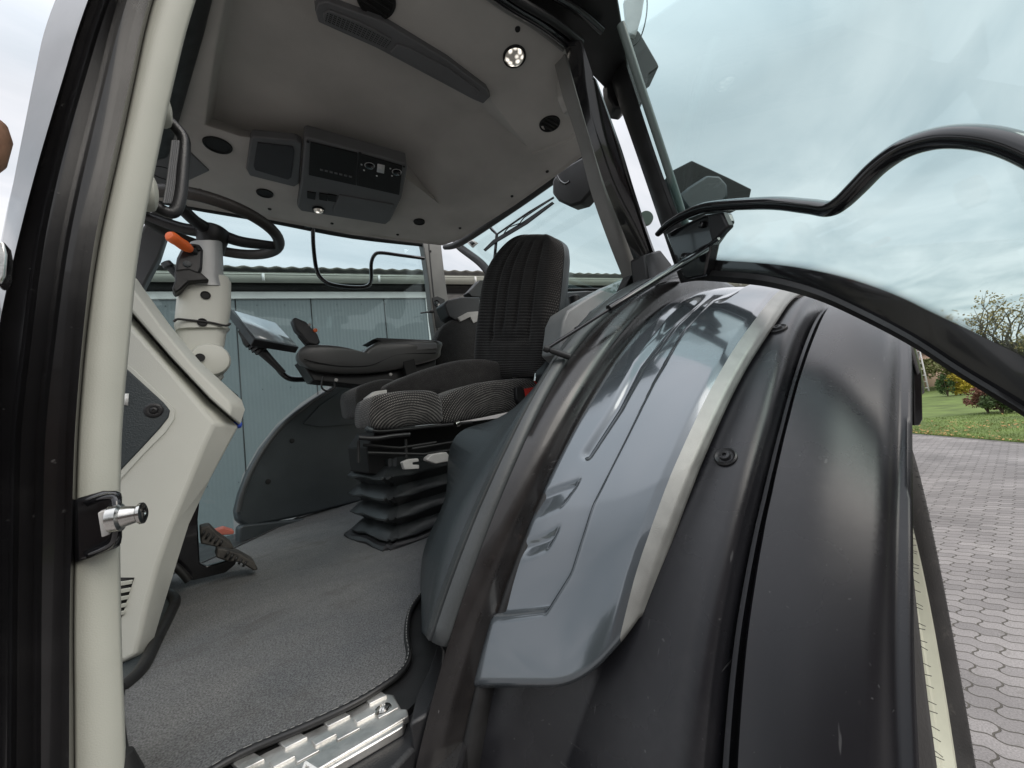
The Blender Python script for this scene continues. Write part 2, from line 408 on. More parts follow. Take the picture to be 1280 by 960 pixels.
def screw(px, py, Rr, r, name='fender_bolt', parent=None, dishm=None):
    th, y = cylpt(px, py, Rr); p = rp(Rr, th, y); n = Vector((-math.sin(th), 0, math.cos(th)))
    return lathe(name, p-n*.006, n, [(0, r*1.25), (.0075, r*1.25), (.0095, r*1.1), (.007, r*.85), (.007, r*.62), (.012, r*.55), (.0125, r*.25), (.009, r*.22), (.009, 0)], M['black'], parent or fender)
screw(907, 571, 1.24, .0135); screw(972, 411, 1.24, .014)
# cab frame arcs between fender and cab trim
l1 = ringline(1.41, L1); l2 = ringline(1.40, L2); l3f = ringline(1.335, L3)
arc = band('frame_arc', [yoff(l2, .0, -.03), yoff(l2, .0, -.004), mid(l2, l3f, .08, 1.398), mid(l2, l3f, .5, 1.388), mid(l2, l3f, .85, 1.375), mid(l2, l3f, .95, 1.362), yoff(l3f, .006, 0), yoff(l3f, .004, -.04)], -.25, 1.6, M['frame_brown'], T, 80)
arc['label'] = 'dusty brown-black curved cab frame above the fender'
seal = band('fender_seal', [yoff(l3f, .008, -.03), yoff(l3f, .004, -.004), yoff(l3f, -.001, -.004), yoff(l3f, -.005, -.012), yoff(l3f, -.006, -.05)], -.2, 1.6, M['rubber'], T, 80)
trimstrip = band('edge_strip', [yoff(l1, 0, -.01), yoff(l1, 0, .004), mid(l1, l2, .4, 1.418), mid(l1, l2, .45, 1.41), mid(l1, l2, .55, 1.41), mid(l1, l2, .6, 1.416), mid(l1, l2, .95, 1.409), yoff(l2, .002, -.01)], -.15, cylpt(549, 806, 1.41)[0], M['tealgrey'], T, 80)
# inner wheel arch trim beside the seat
def multi(name, cols, m, parent, n=10, thick=.004, sharp=60):
    cols = [cr_spline(c, n) for c in cols]; rows = [list(r_) for r_ in zip(*cols)]
    return grid(name, rows, m, parent, thick=thick, sharp=sharp)
def cylP(px, py, Rr):
    th, y = cylpt(px, py, Rr); return rp(Rr, th, y)
e1_ = [(540, 800), (560, 722), (590, 642), (640, 552), (700, 442), (762, 373)]
c_edge = [cylP(x, y, 1.41) for x, y in e1_]
m1_ = [(533, 795), (545, 720), (572, 640), (620, 560), (674, 478), (738, 390)]
c_m1 = [A(x, y, Y=.62+.0*i) for i, (x, y) in enumerate(m1_)]
m2_ = [(528, 790), (535, 715), (562, 632), (606, 555), (668, 488), (722, 412)]
c_m2 = [A(x, y, Y=.74+.02*i) for i, (x, y) in enumerate(m2_)]
m3_ = [(526, 765), (530, 690), (557, 622), (571, 545), (640, 513), (705, 440)]
c_m3 = [A(x, y, Y=.92+.02*i) for i, (x, y) in enumerate(m3_)]
arch = multi('wheel_arch_trim', [c_edge, c_m1, c_m2, c_m3, [p+Vector((.22, .03, -.06)) for p in c_m3]], M['teal'], T, sharp=80)
for x, y in ((572, 718), (650, 539)):
    c0 = A(x, y, Y=.60); lathe('trim_screw', c0+Vector((.01, .0, -.01)), Vector((-.62, -.35, .7)), [(0, .013), (.006, .013), (.004, .009), (.009, .006), (.009, 0)], M['black'], arch)
# rear wheel
WY = .10
wheel_rows = []
prof = [(0.645, .045), (.665, -.002), (.71, -.028), (.80, -.03), (.88, -.014), (.94, .012), (.965, .05), (.97, .30), (.97, .55), (.90, .68), (.60, .64)]
rows = []
for k in range(97):
    a = 2*math.pi*k/96; rows.append([Vector((WX+r_*math.sin(a), WY+y_, WZ+r_*math.cos(a))) for r_, y_ in prof])
tyre = grid('rear_wheel', rows, M['tyre'], T, sharp=50)
vs, fs = [], []
for k in range(44):                      # tread lugs
    a0 = 2*math.pi*k/44
    def cp(a, r_, y_): return Vector((WX+r_*math.sin(a), WY+y_, WZ+r_*math.cos(a)))
    b = len(vs)
    for (y_, da) in ((.008, 0), (.33, .16)):
        for r_ in (.90 if y_ < .1 else .96, 1.005):
            for w in (-.024, .024): vs.append(cp(a0+da+w, r_, y_))
    fs += [(b, b+1, b+3, b+2), (b+4, b+5, b+7, b+6), (b, b+1, b+5, b+4), (b+2, b+3, b+7, b+6), (b, b+2, b+6, b+4), (b+1, b+3, b+7, b+5)]
bevel(from_py('tread', vs, fs, M['tyre'], tyre), .006)
vs, fs = [], []
for k in range(260):                     # moulding hairs on the sidewall
    a = 2*math.pi*k/260+random.uniform(-.008, .008); r_ = .70+.03*random.random(); p = Vector((WX+r_*math.sin(a), WY-.026, WZ+r_*math.cos(a)))
    d = Vector((random.uniform(-.4, .4), -1, random.uniform(-.4, .4))).normalized(); q = [p, p+d*.011+Vector((0, 0, -.002))]
    v_, f_ = tube_data(q, .0007, 4); b = len(vs); vs += v_; fs += [tuple(b+i for i in f) for f in f_]
from_py('rubber_hair', vs, fs, M['rubber'], tyre)['kind'] = 'stuff'
rp_ = [(.66, .045), (.67, .025), (.66, .012), (.645, .016), (.625, .045), (.60, .05), (.575, .10), (.56, .30), (.50, .42), (.2, .40), (.17, .34), (0.001, .34)]
rows = [[Vector((WX+r_*math.sin(2*math.pi*k/96), WY+y_, WZ+r_*math.cos(2*math.pi*k/96))) for r_, y_ in rp_] for k in range(97)]
grid('rim', rows, M['rim'], tyre, sharp=35)
# lamp box on the outer rear corner of the fender
p = [A(1143, 436, Y=.03), A(1143, 532, Y=.03)]
slab('rear_lamp_box', P([(1142, 437), (1149, 441), (1153, 470), (1154, 524), (1150, 532), (1143, 532)], d=1.35), cf*.08, M['gloss'], T, .004)
# ================================================================== NEAR FRONT PILLAR (door frame profile + cream trim)
ys = list(range(-60, 1041, 50))
def col(pts): return pts
E = {  # pixel lines and depth plane
 'back0': ([(150, -60), (80, 0), (50, 120), (12, 240), (-30, 480), (-60, 1040)], .80),
 'e0': ([(100, -60), (65, 0), (50, 60), (38, 120), (22, 200), (5, 290), (-30, 480), (-60, 1040)], .70),
 'e1': ([(135, -60), (108, 0), (78, 100), (48, 200), (22, 300), (-5, 420), (-30, 1040)], .635),
 'e1b': ([(140, -60), (113, 0), (83, 100), (53, 200), (27, 300), (2, 420), (-22, 1040)], .65),
 'r1a': ([(148, -60), (124, 0), (94, 100), (66, 200), (42, 300), (28, 420), (12, 540), (10, 760), (8, 1040)], .645),
 'r1': ([(155, -60), (130, 0), (100, 100), (71, 200), (47, 300), (33, 420), (18, 540), (15, 760), (13, 1040)], .622),
 'r1b': ([(161, -60), (136, 0), (106, 100), (77, 200), (55, 300), (40, 420), (26, 540), (22, 760), (20, 1040)], .64),
 'v1': ([(170, -60), (146, 0), (122, 100), (97, 200), (74, 300), (58, 420), (44, 540), (40, 760), (40, 1040)], .645),
 'r2': ([(176, -60), (152, 0), (128, 100), (103, 200), (80, 300), (64, 420), (50, 540), (46, 760), (45, 1040)], .621),
 'r2b': ([(181, -60), (157, 0), (132, 100), (108, 200), (86, 300), (70, 420), (56, 540), (52, 760), (51, 1040)], .64),
 'v2': ([(194, -60), (172, 0), (150, 100), (130, 200), (106, 300), (92, 420), (82, 540), (78, 760), (76, 1040)], .645),
 'r3': ([(205, -60), (184, 0), (163, 100), (140, 200), (117, 300), (103, 420), (93, 540), (87, 760), (86, 1040)], .618),
 'r3b': ([(212, -60), (189, 0), (168, 100), (147, 200), (123, 300), (107, 420), (97, 540), (91, 760), (93, 1040)], .635),
}
def pil(cols):
    rows = []
    for y in ys:
        row = []
        for pts, Yd in cols:
            x = sum(poly_at(pts, y+dy) for dy in (-40, -20, 0, 20, 40))/5
            row.append(A(x, y, Y=Yd))
        rows.append(row)
    cols_ = list(zip(*rows)); cols_ = [cr_spline(c, 4) for c in cols_]
    return [list(r_) for r_ in zip(*cols_)]
def ridge(a, b, f, Y): return ([(lerp(p[0], q[0], f), p[1]) for p, q in zip(a, b)], Y)
front = grid('front_pillar', pil([E[k] for k in ('back0', 'e0', 'e1', 'e1b', 'r1a', 'r1', 'r1b', 'v1', 'r2', 'r2b', 'v2', 'r3', 'r3b')] + [(E['r3b'][0], .80)]), M['frame'], T, closed=True, sharp=9)
tag(front, 'ridged glossy black front door pillar')
CL = E['r3b'][0]
CR_ = [(268, -60), (243, 0), (218, 100), (207, 150), (196, 200), (189, 240), (175, 300), (171, 330), (163, 420), (157, 480), (152, 540), (150, 660), (152, 800), (157, 920), (160, 1040)]
cream = grid('pillar_trim', pil([(shift(CL, -1), .66), (shift(CL, 1), .642), (shift(CL, 5), .636), ([(x-30, y) for x, y in CR_], .6375), ([(x-5, y) for x, y in CR_], .643), ([(x-1, y) for x, y in CR_], .650), (CR_, .665), (CR_, .80), (shift(CL, 0), .80)]), M['cream'], front, closed=True, sharp=180)
# door striker on the pillar
st = slab('striker_plate', P([(90, 625), (128, 614), (150, 614), (152, 622), (152, 672), (150, 684), (92, 706)], Y=.628), (0, .012, 0), M['gloss'], front, .004)
lp_ = [A(108, 630, Y=.62), A(130, 622, Y=.60), A(145, 622, Y=.59), A(147, 640, Y=.585), A(147, 668, Y=.59), A(138, 682, Y=.60), A(108, 694, Y=.62)]
rows = [[p + Vector((-.0, -.006, 0)), p+Vector((-.004, .018, 0))] for p in cr_spline(lp_, 5)]
grid('striker_bracket', rows, M['gloss'], front, thick=.006)
slab('latch_block', P([(122, 641), (134, 637), (138, 668), (127, 672)], Y=.585), (0, .02, 0), M['ltgrey'], front, .001)
sa = A(148, 647, Y=.583); sb = A(190, 639, Y=.575); ax = (sb-sa).normalized(); ln = (sb-sa).length
lathe('striker_pin', sa-ax*.006, ax, [(0, .014), (.008, .0145), (.010, .011), (ln*.78, .0085), (ln*.80, .0095), (ln*.86, .0112), (ln*.95, .0112), (ln, .0085), (ln, .003), (ln*.96, .002)], M['steel'], front, 20)
# grab handle with two cream bosses
for (x, y, dx) in ((201, 137, 9), (184, 243, 10)):
    c0 = A(x-8, y-4, Y=.685); c1 = A(x+dx+4, y+1, Y=.685)
    d_ = c1-c0; L_ = d_.length
    lathe('handle_boss', c0, d_, [(0, .026), (L_*.5, .0255), (L_*.8, .022), (L_*.95, .015), (L_*1.03, .005)], M['cream'], front, 20)
hp = [A(x, y, Y=.72) for x, y in ((205, 147), (212, 152), (222, 162), (229, 172), (230, 185), (228, 215), (225, 245), (220, 262), (212, 266), (200, 261), (192, 256))]
gh = tube('grab_handle', hp, .0082, M['black'], front, 14, 5)
vs, fs = [], []
for k in range(5):
    q = [A(x-7+k*2.4+o_, y, Y=.705+.003*k) for x, y, o_ in ((223, 176, 0), (222, 200, -2), (219, 230, -3), (215, 254, -3))]
    v_, f_ = tube_data(cr_spline(q, 4), .0017, 6); b = len(vs); vs += v_; fs += [tuple(b+i for i in f) for f in f_]
from_py('grip_ribs', vs, fs, M['slatepl'], gh)
# items beyond the left silhouette
slab('door_latch', P([(-6, 300), (6, 302), (9, 318), (7, 345), (2, 356), (-6, 356)], Y=.60), (0, .02, 0), M['steel'], front, .003)
lathe('exhaust_pipe', A(-40, 208, Y=1.3), A(-26, 160, Y=1.3)-A(-40, 208, Y=1.3), [(0, .035), (.03, .046), (.09, .046), (.12, .035)], mat('rusty_heat_shield', (.35, .2, .13), .7, .2, .5, 60, .4, 20), T)

# ================================================================== CEILING
ZB, ZT = 3.06, 3.15
far_e = [(60, 214), (150, 237), (229, 253), (337, 271), (440, 290), (535, 302)]
rear_e = [(552, 304), (575, 296), (640, 254), (700, 211), (738, 182)]
near_e = [(737, 160), (722, 95), (700, 58), (655, 20), (605, -18), (540, -60)]
front_e = [(330, -90), (286, -90), (262, -20), (247, 40), (232, 95), (215, 158), (140, 165), (80, 180)]
outer = P(far_e+rear_e+near_e+front_e, Z=ZB)
R0 = [(330, -70), (395, 2), (500, 60), (612, 124), (658, 182), (550, 256), (497, 214), (380, 181), (300, 170), (256, 156), (270, 60), (292, -50)]
R1 = [(334, -70), (399, 8), (500, 66), (600, 131), (603, 135), (505, 204), (492, 204), (380, 174), (305, 163), (266, 148), (279, 60), (298, -50)]
bm = bmesh.new(); off = T.location
def loop(pts):
    v = [bm.verts.new(p-off) for p in pts]; return v, [bm.edges.new((v[i], v[(i+1) % len(v)])) for i in range(len(v))]
vo, eo = loop(outer); vi, ei = loop(P(R0, Z=ZB)); vt = [bm.verts.new(p-off) for p in P(R1, Z=ZT)]
bmesh.ops.triangle_fill(bm, use_beauty=True, use_dissolve=False, edges=eo+ei)
for i in range(len(vi)): bm.faces.new((vi[i], vi[(i+1) % len(vi)], vt[(i+1) % len(vi)], vt[i]))
bm.faces.new(vt)
# roof lining turns down at its border
vd = [bm.verts.new(p-off+Vector((0, 0, -.012))+(Vector((p.x, p.y, 0))-Vector((.62, 1.3, 0))).normalized()*.015) for p in outer]
vu = [bm.verts.new(v.co+Vector((0, 0, .20))) for v in vd]
for i in range(len(vo)):
    j = (i+1) % len(vo); bm.faces.new((vo[i], vo[j], vd[j], vd[i])); bm.faces.new((vd[i], vd[j], vu[j], vu[i]))
bm.faces.new(vu)
bmesh.ops.recalc_face_normals(bm, faces=bm.faces)
me = bpy.data.meshes.new('headliner'); bm.to_mesh(me); bm.free()
liner = link('headliner', me, M['liner'], T, False); bevel(liner, .012, 3)
for p in me.polygons: p.use_smooth = True
def cslab(name, pts, z0, dn, m, parent=None, bev=.003): return slab(name, P(pts, Z=z0), (0, 0, dn), m, parent or liner, bev)
def disc(name, x, y, z, r, m, parent=None, sx=1):
    c0 = A(x, y, Z=z); return lathe(name, c0+Vector((0, 0, .004)), (0, 0, -1), [(0, r), (.006, r), (.010, r*.96), (.010, r*.86), (.006, r*.82), (.006, 0)], m, parent or liner, 32)
for x, y, r in ((272, 181, .043), (205, 215, .045), (331, 241, .032), (524, 277, .030), (687, 154, .040), (470, -2, .048)):
    v_ = disc('air_vent', x, y, ZB, r, M['void'])
    c0 = A(x, y, Z=ZB)
    if y in (154, -2):
        for k in (-1, 0, 1):
            d_ = (c0-CAM); d_.z = 0; d_.normalize()
            tube('vent_slat', [c0+Vector((-r*.75, k*r*.4, -.004)), c0+Vector((r*.75, k*r*.4, -.004))], .0035, M['void'], v_, 6, 1)
for x, y, r, e in ((643, 70, .036, 3), (398, 262, .026, 2)):
    b_ = disc('ceiling_lamp', x, y, ZB-(.0 if y < 100 else .035), r, M['gloss'])
    c0 = A(x, y, Z=ZB-(.0 if y < 100 else .035))
    em = bpy.data.materials.new('lit_lamp'); em.use_nodes = True; B_ = em.node_tree.nodes['Principled BSDF']
    B_.inputs['Base Color'].default_value = (.8, .75, .68, 1); B_.inputs['Roughness'].default_value = .2; B_.inputs['Metallic'].default_value = .6
    nz = em.node_tree.nodes.new('ShaderNodeTexVoronoi'); nz.inputs['Scale'].default_value = 55; tc = em.node_tree.nodes.new('ShaderNodeTexCoord')
    em.node_tree.links.new(tc.outputs['Object'], nz.inputs['Vector'])
    rr = em.node_tree.nodes.new('ShaderNodeMapRange'); rr.inputs[1].default_value = .0; rr.inputs[2].default_value = .5; rr.inputs[3].default_value = 1.6; rr.inputs[4].default_value = .05
    em.node_tree.links.new(nz.outputs['Distance'], rr.inputs[0]); em.node_tree.links.new(rr.outputs[0], B_.inputs['Emission Strength']); B_.inputs['Emission Color'].default_value = (1, .93, .82, 1)
    lathe('lamp_lens', c0+Vector((0, 0, -.002)), (0, 0, -1), [(0, r*.8), (.008, r*.7), (.012, r*.4), (.013, 0)], em, b_, 24)
for x, y in ((647, 36), (684, 214), (229, 234), (337, 261), (415, 279), (497, 293), (640, 245), (575, 285), (250, 237)):
    lathe('ceiling_clip', A(x, y, Z=ZB), (0, 0, -1), [(0, .008), (.004, .007), (.004, 0)], M['void'], liner, 12)
# near overhead tray with perforated speaker grille
tray = cslab('overhead_tray', [(394, 14), (397, 5), (408, 2), (480, 28), (560, 76), (608, 112), (613, 121), (604, 130), (590, 124), (530, 92), (470, 60), (420, 38), (398, 28)], ZB-.018, .05, M['slatepl'])
cslab('tray_lid', [(496, 56), (512, 61), (560, 86), (600, 115), (596, 121), (560, 104), (505, 74), (488, 66)], ZB-.024, .01, M['slatepl'], tray, .002)
cslab('speaker_grille', [(404, 18), (412, 13), (450, 28), (490, 50), (481, 63), (440, 44), (405, 29)], ZB-.023, .01, M['slatepl'], tray, .002)
vs, fs = [], []
for i in range(30):
    for j in range(5):
        t = i/29; s_ = (j+.5)/5; x0, y0 = lerp(410, 488, t), lerp(15+1, 51, t)-2*math.sin(math.pi*t); x1, y1 = lerp(407, 481, t), lerp(28, 61, t)-1
        c0 = A(lerp(x0, x1, s_)+(.8 if i % 2 else 0), lerp(y0, y1, s_), Z=ZB-.0245); b = len(vs)
        for k in range(6): vs.append(c0+Vector((math.cos(k*1.047), math.sin(k*1.047), 0))*.0017)
        fs.append(tuple(range(b, b+6)))
from_py('grille_holes', vs, fs, M['void'], tray)
# far overhead radio console
con = cslab('overhead_console', [(381, 174), (384, 172), (508, 205), (509, 212), (502, 248), (488, 276), (482, 281), (376, 264), (372, 259), (377, 225)], ZB-.032, .05, M['slatepl'], None, .006)
cslab('speaker_panel', [(316, 171), (370, 176), (378, 180), (374, 230), (368, 234), (312, 220), (308, 212), (313, 175)], ZB-.012, .03, M['slatepl'], None, .005)
cslab('speaker_mesh', [(322, 179), (366, 184), (368, 190), (364, 222), (360, 225), (319, 213), (317, 208)], ZB-.017, .01, mat('speaker_cloth', (.04, .043, .048), .8, bump=.6, bscale=900, var=.1), con, .002)
cslab('radio', [(388, 178), (447, 192), (445, 232), (386, 219)], ZB-.036, .01, M['void'], con, .001)
cslab('climate_panel', [(448, 192), (503, 208), (499, 244), (446, 232)], ZB-.036, .01, M['void'], con, .001)
icon = mat('white_icon', (.6, .6, .6), .5)
def ring3(name, x, y, z, r, w, m, parent, sq=False):
    c0 = A(x, y, Z=z); vs, fs = [], []; n = 24
    for k in range(n):
        a = 2*math.pi*k/n
        for rr in (r, r-w): vs.append(c0+Vector((math.cos(a)*rr, math.sin(a)*rr, 0)))
    for k in range(n): a, b = 2*k, 2*((k+1) % n); fs.append((a, a+1, b+1, b))
    return from_py(name, vs, fs, m, parent)
for x, y in ((462, 207), (496, 215)):
    k_ = lathe('dial', A(x, y, Z=ZB-.036), (0, 0, -1), [(0, .016), (.007, .015), (.008, .013), (.008, 0)], M['gloss'], con, 24)
    ring3('dial_mark', x, y, ZB-.0375, .0195, .0035, icon, con)
cslab('display', [(472, 205), (481, 207), (480, 217), (471, 215)], ZB-.0375, .004, icon, con, 0)
for i, (x, y) in enumerate(((451, 205), (487, 210), (489, 219), (470, 219), (454, 212))): cslab('key_mark', [(x, y), (x+2, y+.5), (x+2, y+2), (x, y+1.5)], ZB-.0372, .003, icon, con, 0)
for k in range(7): cslab('radio_key', [(400+k*6, 211+k*1.4), (404+k*6, 212+k*1.4), (404+k*6, 214+k*1.4), (400+k*6, 213+k*1.4)], ZB-.0372, .003, M['slatepl'], con, 0)
for x in (384, 399, 410): cslab('rocker_switch', [(x, 240+(x-384)*.12), (x+11, 242+(x-384)*.12), (x+10, 250+(x-384)*.12), (x, 248+(x-384)*.12)], ZB-.037, .01, M['void'], con, .001)
cslab('storage_lid', [(424, 244), (492, 256), (491, 262), (476, 279), (417, 268), (416, 262)], ZB-.037, .01, M['slatepl'], con, .003)
for x, y in ((385, 177), (450, 191), (505, 208)): lathe('console_screw', A(x, y, Z=ZB-.033), (0, 0, -1), [(0, .005), (.002, .005), (.002, 0)], M['void'], con, 10)
cslab('front_corner_panel', [(237, 190), (262, 214), (228, 230), (205, 236), (170, 226), (180, 184)], ZB-.005, .02, M['slatepl'], None, .004)
# ridges of the lining near the rear corner
tube('lining_ridge', P([(665, 190), (690, 182), (712, 172), (724, 158), (726, 140)], Z=ZB+.004), .012, M['liner'], liner, 10, 5)
# front header and visor: hangs below the lining's front edge
hd = [A(x, y, Z=ZB) for x, y in ((292, -90), (262, -20), (247, 40), (232, 95), (215, 158), (205, 190))]
rows = [[p+Vector((.02, 0, .03)), p+Vector((.004, 0, -.02)), p+Vector((-.04, 0, -.05)), p+Vector((-.16, 0, -.09)), p+Vector((-.17, 0, .06))] for p in cr_spline(hd, 4)]
grid('front_header', rows, M['rubber'], T, sharp=40, thick=.004)
# near roof rail: cream lining edge, glossy pipe, dark roof underside
rail = [(560, -55), (612, -12), (640, 8), (680, 32), (713, 58)]
tube('lining_edge', P([(x-9, y+4) for x, y in rail], Z=ZB-.012), .006, M['grey'], T, 10, 5)
rr_ = tube('roof_rail', P(rail, Z=ZB-.02), .013, M['gloss'], T, 14, 6)
tube('roof_rail_seal', P([(x+14, y-4) for x, y in rail], Z=ZB-.025), .010, M['rubber'], T, 12, 6)
tube('roof_gutter_rail', P([(x+44, y-18) for x, y in rail[:-1]]+[(752, 38)], Z=ZB+.01), .011, M['frame'], T, 12, 6)
slab('roof_underside', P([(600, -60), (705, 62), (738, 92), (765, 120), (790, 118), (782, 60), (772, 0), (790, -60)], Z=ZB+.03), (0, 0, .08), M['rubber'], T, .004)

# ================================================================== REAR PILLAR (near side), seals, hinge post
def strip(name, left, right, Yl, Yr, m, parent, depth=.03, n=10, r=None):
    N_ = 14; y0 = max(left[0][1], right[0][1]); rows = []
    L_, R__ = cr_spline([Vector((x, y, 0)) for x, y in left], n), cr_spline([Vector((x, y, 0)) for x, y in right], n)
    rows = []
    for a, b in zip(L_, R__):
        p = A(a.x, a.y, Y=Yl); q = A(b.x, b.y, Y=Yr); mdl = A((a.x+b.x)/2, (a.y+b.y)/2, Y=(Yl+Yr)/2-.004)
        rows.append([p, mdl, q, q+Vector((0, depth, 0)), p+Vector((0, depth, 0))])
    return grid(name, rows, m, parent, closed=True, caps=True, sharp=50)
gl = [(699, 58), (712, 110), (725, 150), (736, 187), (749, 237), (770, 297), (790, 348)]
gr = [(706, 55), (721, 96), (734, 146), (746, 187), (761, 234), (785, 297), (806, 350)]
post = strip('rear_pillar', [(712, 50), (724, 96), (738, 146), (750, 187), (766, 236), (790, 297), (812, 356)], [(727, 50), (742, 96), (760, 150), (772, 190), (786, 236), (806, 297), (828, 366)], .56, .52, M['gloss'], T, .02)
tag(post, 'black rear door pillar')
strip('pillar_trim', gl, gr, .62, .60, M['grey'], post, .03)
for k, (f0, f1, dY) in enumerate(((0, .35, .575), (.55, .75, .55))):
    a = gr; b = [(x+21, y+3) for x, y in gr]
    q = [(lerp(p[0], s_[0], (f0+f1)/2)+1, lerp(p[1], s_[1], (f0+f1)/2)) for p, s_ in zip(a, b)]
    tube('pillar_seal', [A(x, y, Y=dY) for x, y in q], .006, M['rubber'] if k else M['gloss'], post, 10, 5)
strip('outer_flange', [(742, 96), (760, 150), (773, 190), (787, 236), (808, 297), (826, 345)], [(746, 100), (765, 152), (779, 192), (793, 238), (813, 299), (831, 346)], .52, .515, M['frame_brown'], post, .01)
slab('pillar_lamp', P([(701, 92), (707, 90), (722, 120), (722, 143), (710, 138), (702, 118)], Y=.66), (0, .02, 0), M['ltgrey'], post, .003)
slab('pillar_foot', P([(788, 344), (806, 340), (812, 372), (798, 392), (770, 392), (776, 370)], Y=.58), (0, .03, 0), M['rubber'], T, .004)
slab('hinge_bracket', P([(806, 318), (826, 312), (840, 330), (846, 352), (862, 362), (858, 376), (836, 374), (812, 362)], Y=.50), (0, .05, 0), M['rubber'], T, .006)
# curved cowl between the pillar foot and the fender crown
cw = cr_spline([A(x, y, Y=.46) for x, y in ((822, 356), (838, 352), (850, 358), (858, 364), (866, 373))], 6)
grid('fender_cowl', [[p, p+Vector((0, .10, -.015)), p+Vector((0, .3, -.05))] for p in cw], M['frame'], T, thick=.006)

# ================================================================== OPEN DOOR
H0 = A(846, 350, Y=.45); H0.z = 0
D1 = Vector((.86, 0, 0)); dd = (Vector((D1.x, D1.y, 0))-Vector((H0.x, H0.y, 0))).normalized(); dn = Vector((dd.y, -dd.x, 0))
if dn.x > 0: dn = -dn                      # inner side of the open door looks towards the cab front
def D(px, py, o=0): return onplane(px, py, Vector((H0.x, H0.y, 2))+dn*o, dn)
low = [(850, 353), (872, 350), (905, 352), (960, 358), (1020, 374), (1080, 401), (1140, 433), (1200, 472), (1280, 521), (1350, 572), (1420, 628)]
lows = [(v.x, v.y) for v in cr_spline([Vector((x, y, 0)) for x, y in low], 5)]
topd = [(1420, -120), (1100, -120), (760, -120)]
gl_ = [D(x, y) for x, y in [(757, -70), (770, 0), (800, 100), (832, 200), (868, 326)]]
door = slab('cab_door', gl_[:0]+[D(x, y) for x, y in [(735, -60), (748, 0), (782, 100), (816, 200), (850, 300), (858, 345)]]+[D(x, y-4) for x, y in lows[5:]]+[D(1500, 600), D(1500, -130), D(1000, -130)], dn*-.005, M['glass'], T, 0)
tag(door, 'tinted glass of the opened cab door')
# hinge side upright
def dstrip(name, left, right, m, o0=.012, o1=-.012, parent=None, n=6):
    L_, R__ = cr_spline([Vector((x, y, 0)) for x, y in left], n), cr_spline([Vector((x, y, 0)) for x, y in right], n); rows = []
    for a, b in zip(L_, R__):
        rows.append([D(a.x, a.y, o0*.6), D((a.x+b.x)/2, (a.y+b.y)/2, o0), D(b.x, b.y, o0*.6), D(b.x, b.y, o1), D(a.x, a.y, o1)])
    return grid(name, rows, m, parent or door, closed=True, caps=True, sharp=45)
dstrip('door_upright', [(708, -60), (728, 0), (763, 100), (798, 200), (832, 300), (850, 352)], [(732, -60), (751, 0), (784, 100), (817, 200), (852, 300), (872, 350)], M['rubber'], .02)
dstrip('door_seal', [(728, -60), (747, 0), (780, 100), (813, 200), (848, 300), (862, 340)], [(737, -60), (756, 0), (789, 100), (822, 200), (855, 290), (872, 330)], M['rubber'], .012)
upr = [(884, 324), (905, 326), (950, 329), (1000, 335), (1060, 348), (1120, 369), (1162, 389), (1222, 418), (1280, 446), (1350, 482), (1420, 520)]
dstrip('frit_band', upr, low, M['gloss'], .004, -.002)
dstrip('bottom_seal', [(x, y-13) for x, y in low], [(x+1, y+1) for x, y in low], M['rubber'], .016, -.006)
frit = M['gloss']; vs, fs = [], []
us = cr_spline([Vector((x, y, 0)) for x, y in upr], 60)
acc = 0; step = 3.0; pos = []
for i in range(len(us)-1):
    seg = (us[i+1]-us[i]); l_ = seg.length
    while acc < l_: pos.append((us[i]+seg*(acc/l_), seg.normalized())); acc += step*(.55+.45*min(1, max(0, (us[i].x-880)/400)))
    acc -= l_
for k, (p, t) in enumerate(pos):
    if p.x > 1300: break
    sc = .55+.45*min(1, max(0, (p.x-880)/400))
    for r_ in range(6):
        q = p+Vector((t.y, -t.x, 0))*((r_+.3)*2.4*sc)+t*(1.5*sc if r_ % 2 else 0); rad = (1.35-.2*r_)*sc
        pts = [D(q.x+rad*math.cos(a_*1.2566), q.y+rad*math.sin(a_*1.2566), .003) for a_ in range(5)]
        b = len(vs); vs += pts; fs.append(tuple(range(b, b+5)))
from_py('frit_dots', vs, fs, frit, door, False)
# corner bracket plate with its lock and knob
slab('door_bracket', [D(x, y, .03) for x, y in ((832, 292), (846, 284), (880, 268), (903, 266), (907, 278), (888, 306), (884, 326), (880, 345), (856, 350), (846, 330))], dn*-.03, M['gloss'], door, .005)
slab('bracket_cover', [D(x, y, .055) for x, y in ((884, 268), (902, 265), (910, 283), (890, 304), (886, 290))], dn*-.02, M['black'], door, .005)
lathe('bracket_knob', D(862, 322, .05), dn, [(0, .012), (.02, .012), (.022, .008), (.022, 0)], M['gloss'], door, 16)
lathe('bracket_bolt', D(878, 281, .032), dn, [(0, .008), (.006, .008), (.008, .005), (.008, 0)], M['gloss'], door, 12)
# grab bar across the door
gb = [(822, 293), (838, 279), (862, 266), (890, 258), (960, 254), (1010, 258), (1036, 261), (1052, 253), (1072, 234), (1098, 208), (1130, 186), (1170, 173), (1210, 171), (1250, 177), (1290, 192), (1350, 225)]
rad = [.007, .010, .0115, .012, .012, .0125, .013, .013, .0135, .0135, .014, .014, .014, .014, .014, .014]
bar = tube('grab_bar', [D(x, y, .055) for x, y in gb], rad, M['gloss'], door, 16, 6, 1.25)
tube('bar_groove', [D(x, y-1, .069) for x, y in gb[3:]], .0016, M['rubber'], bar, 6, 5)
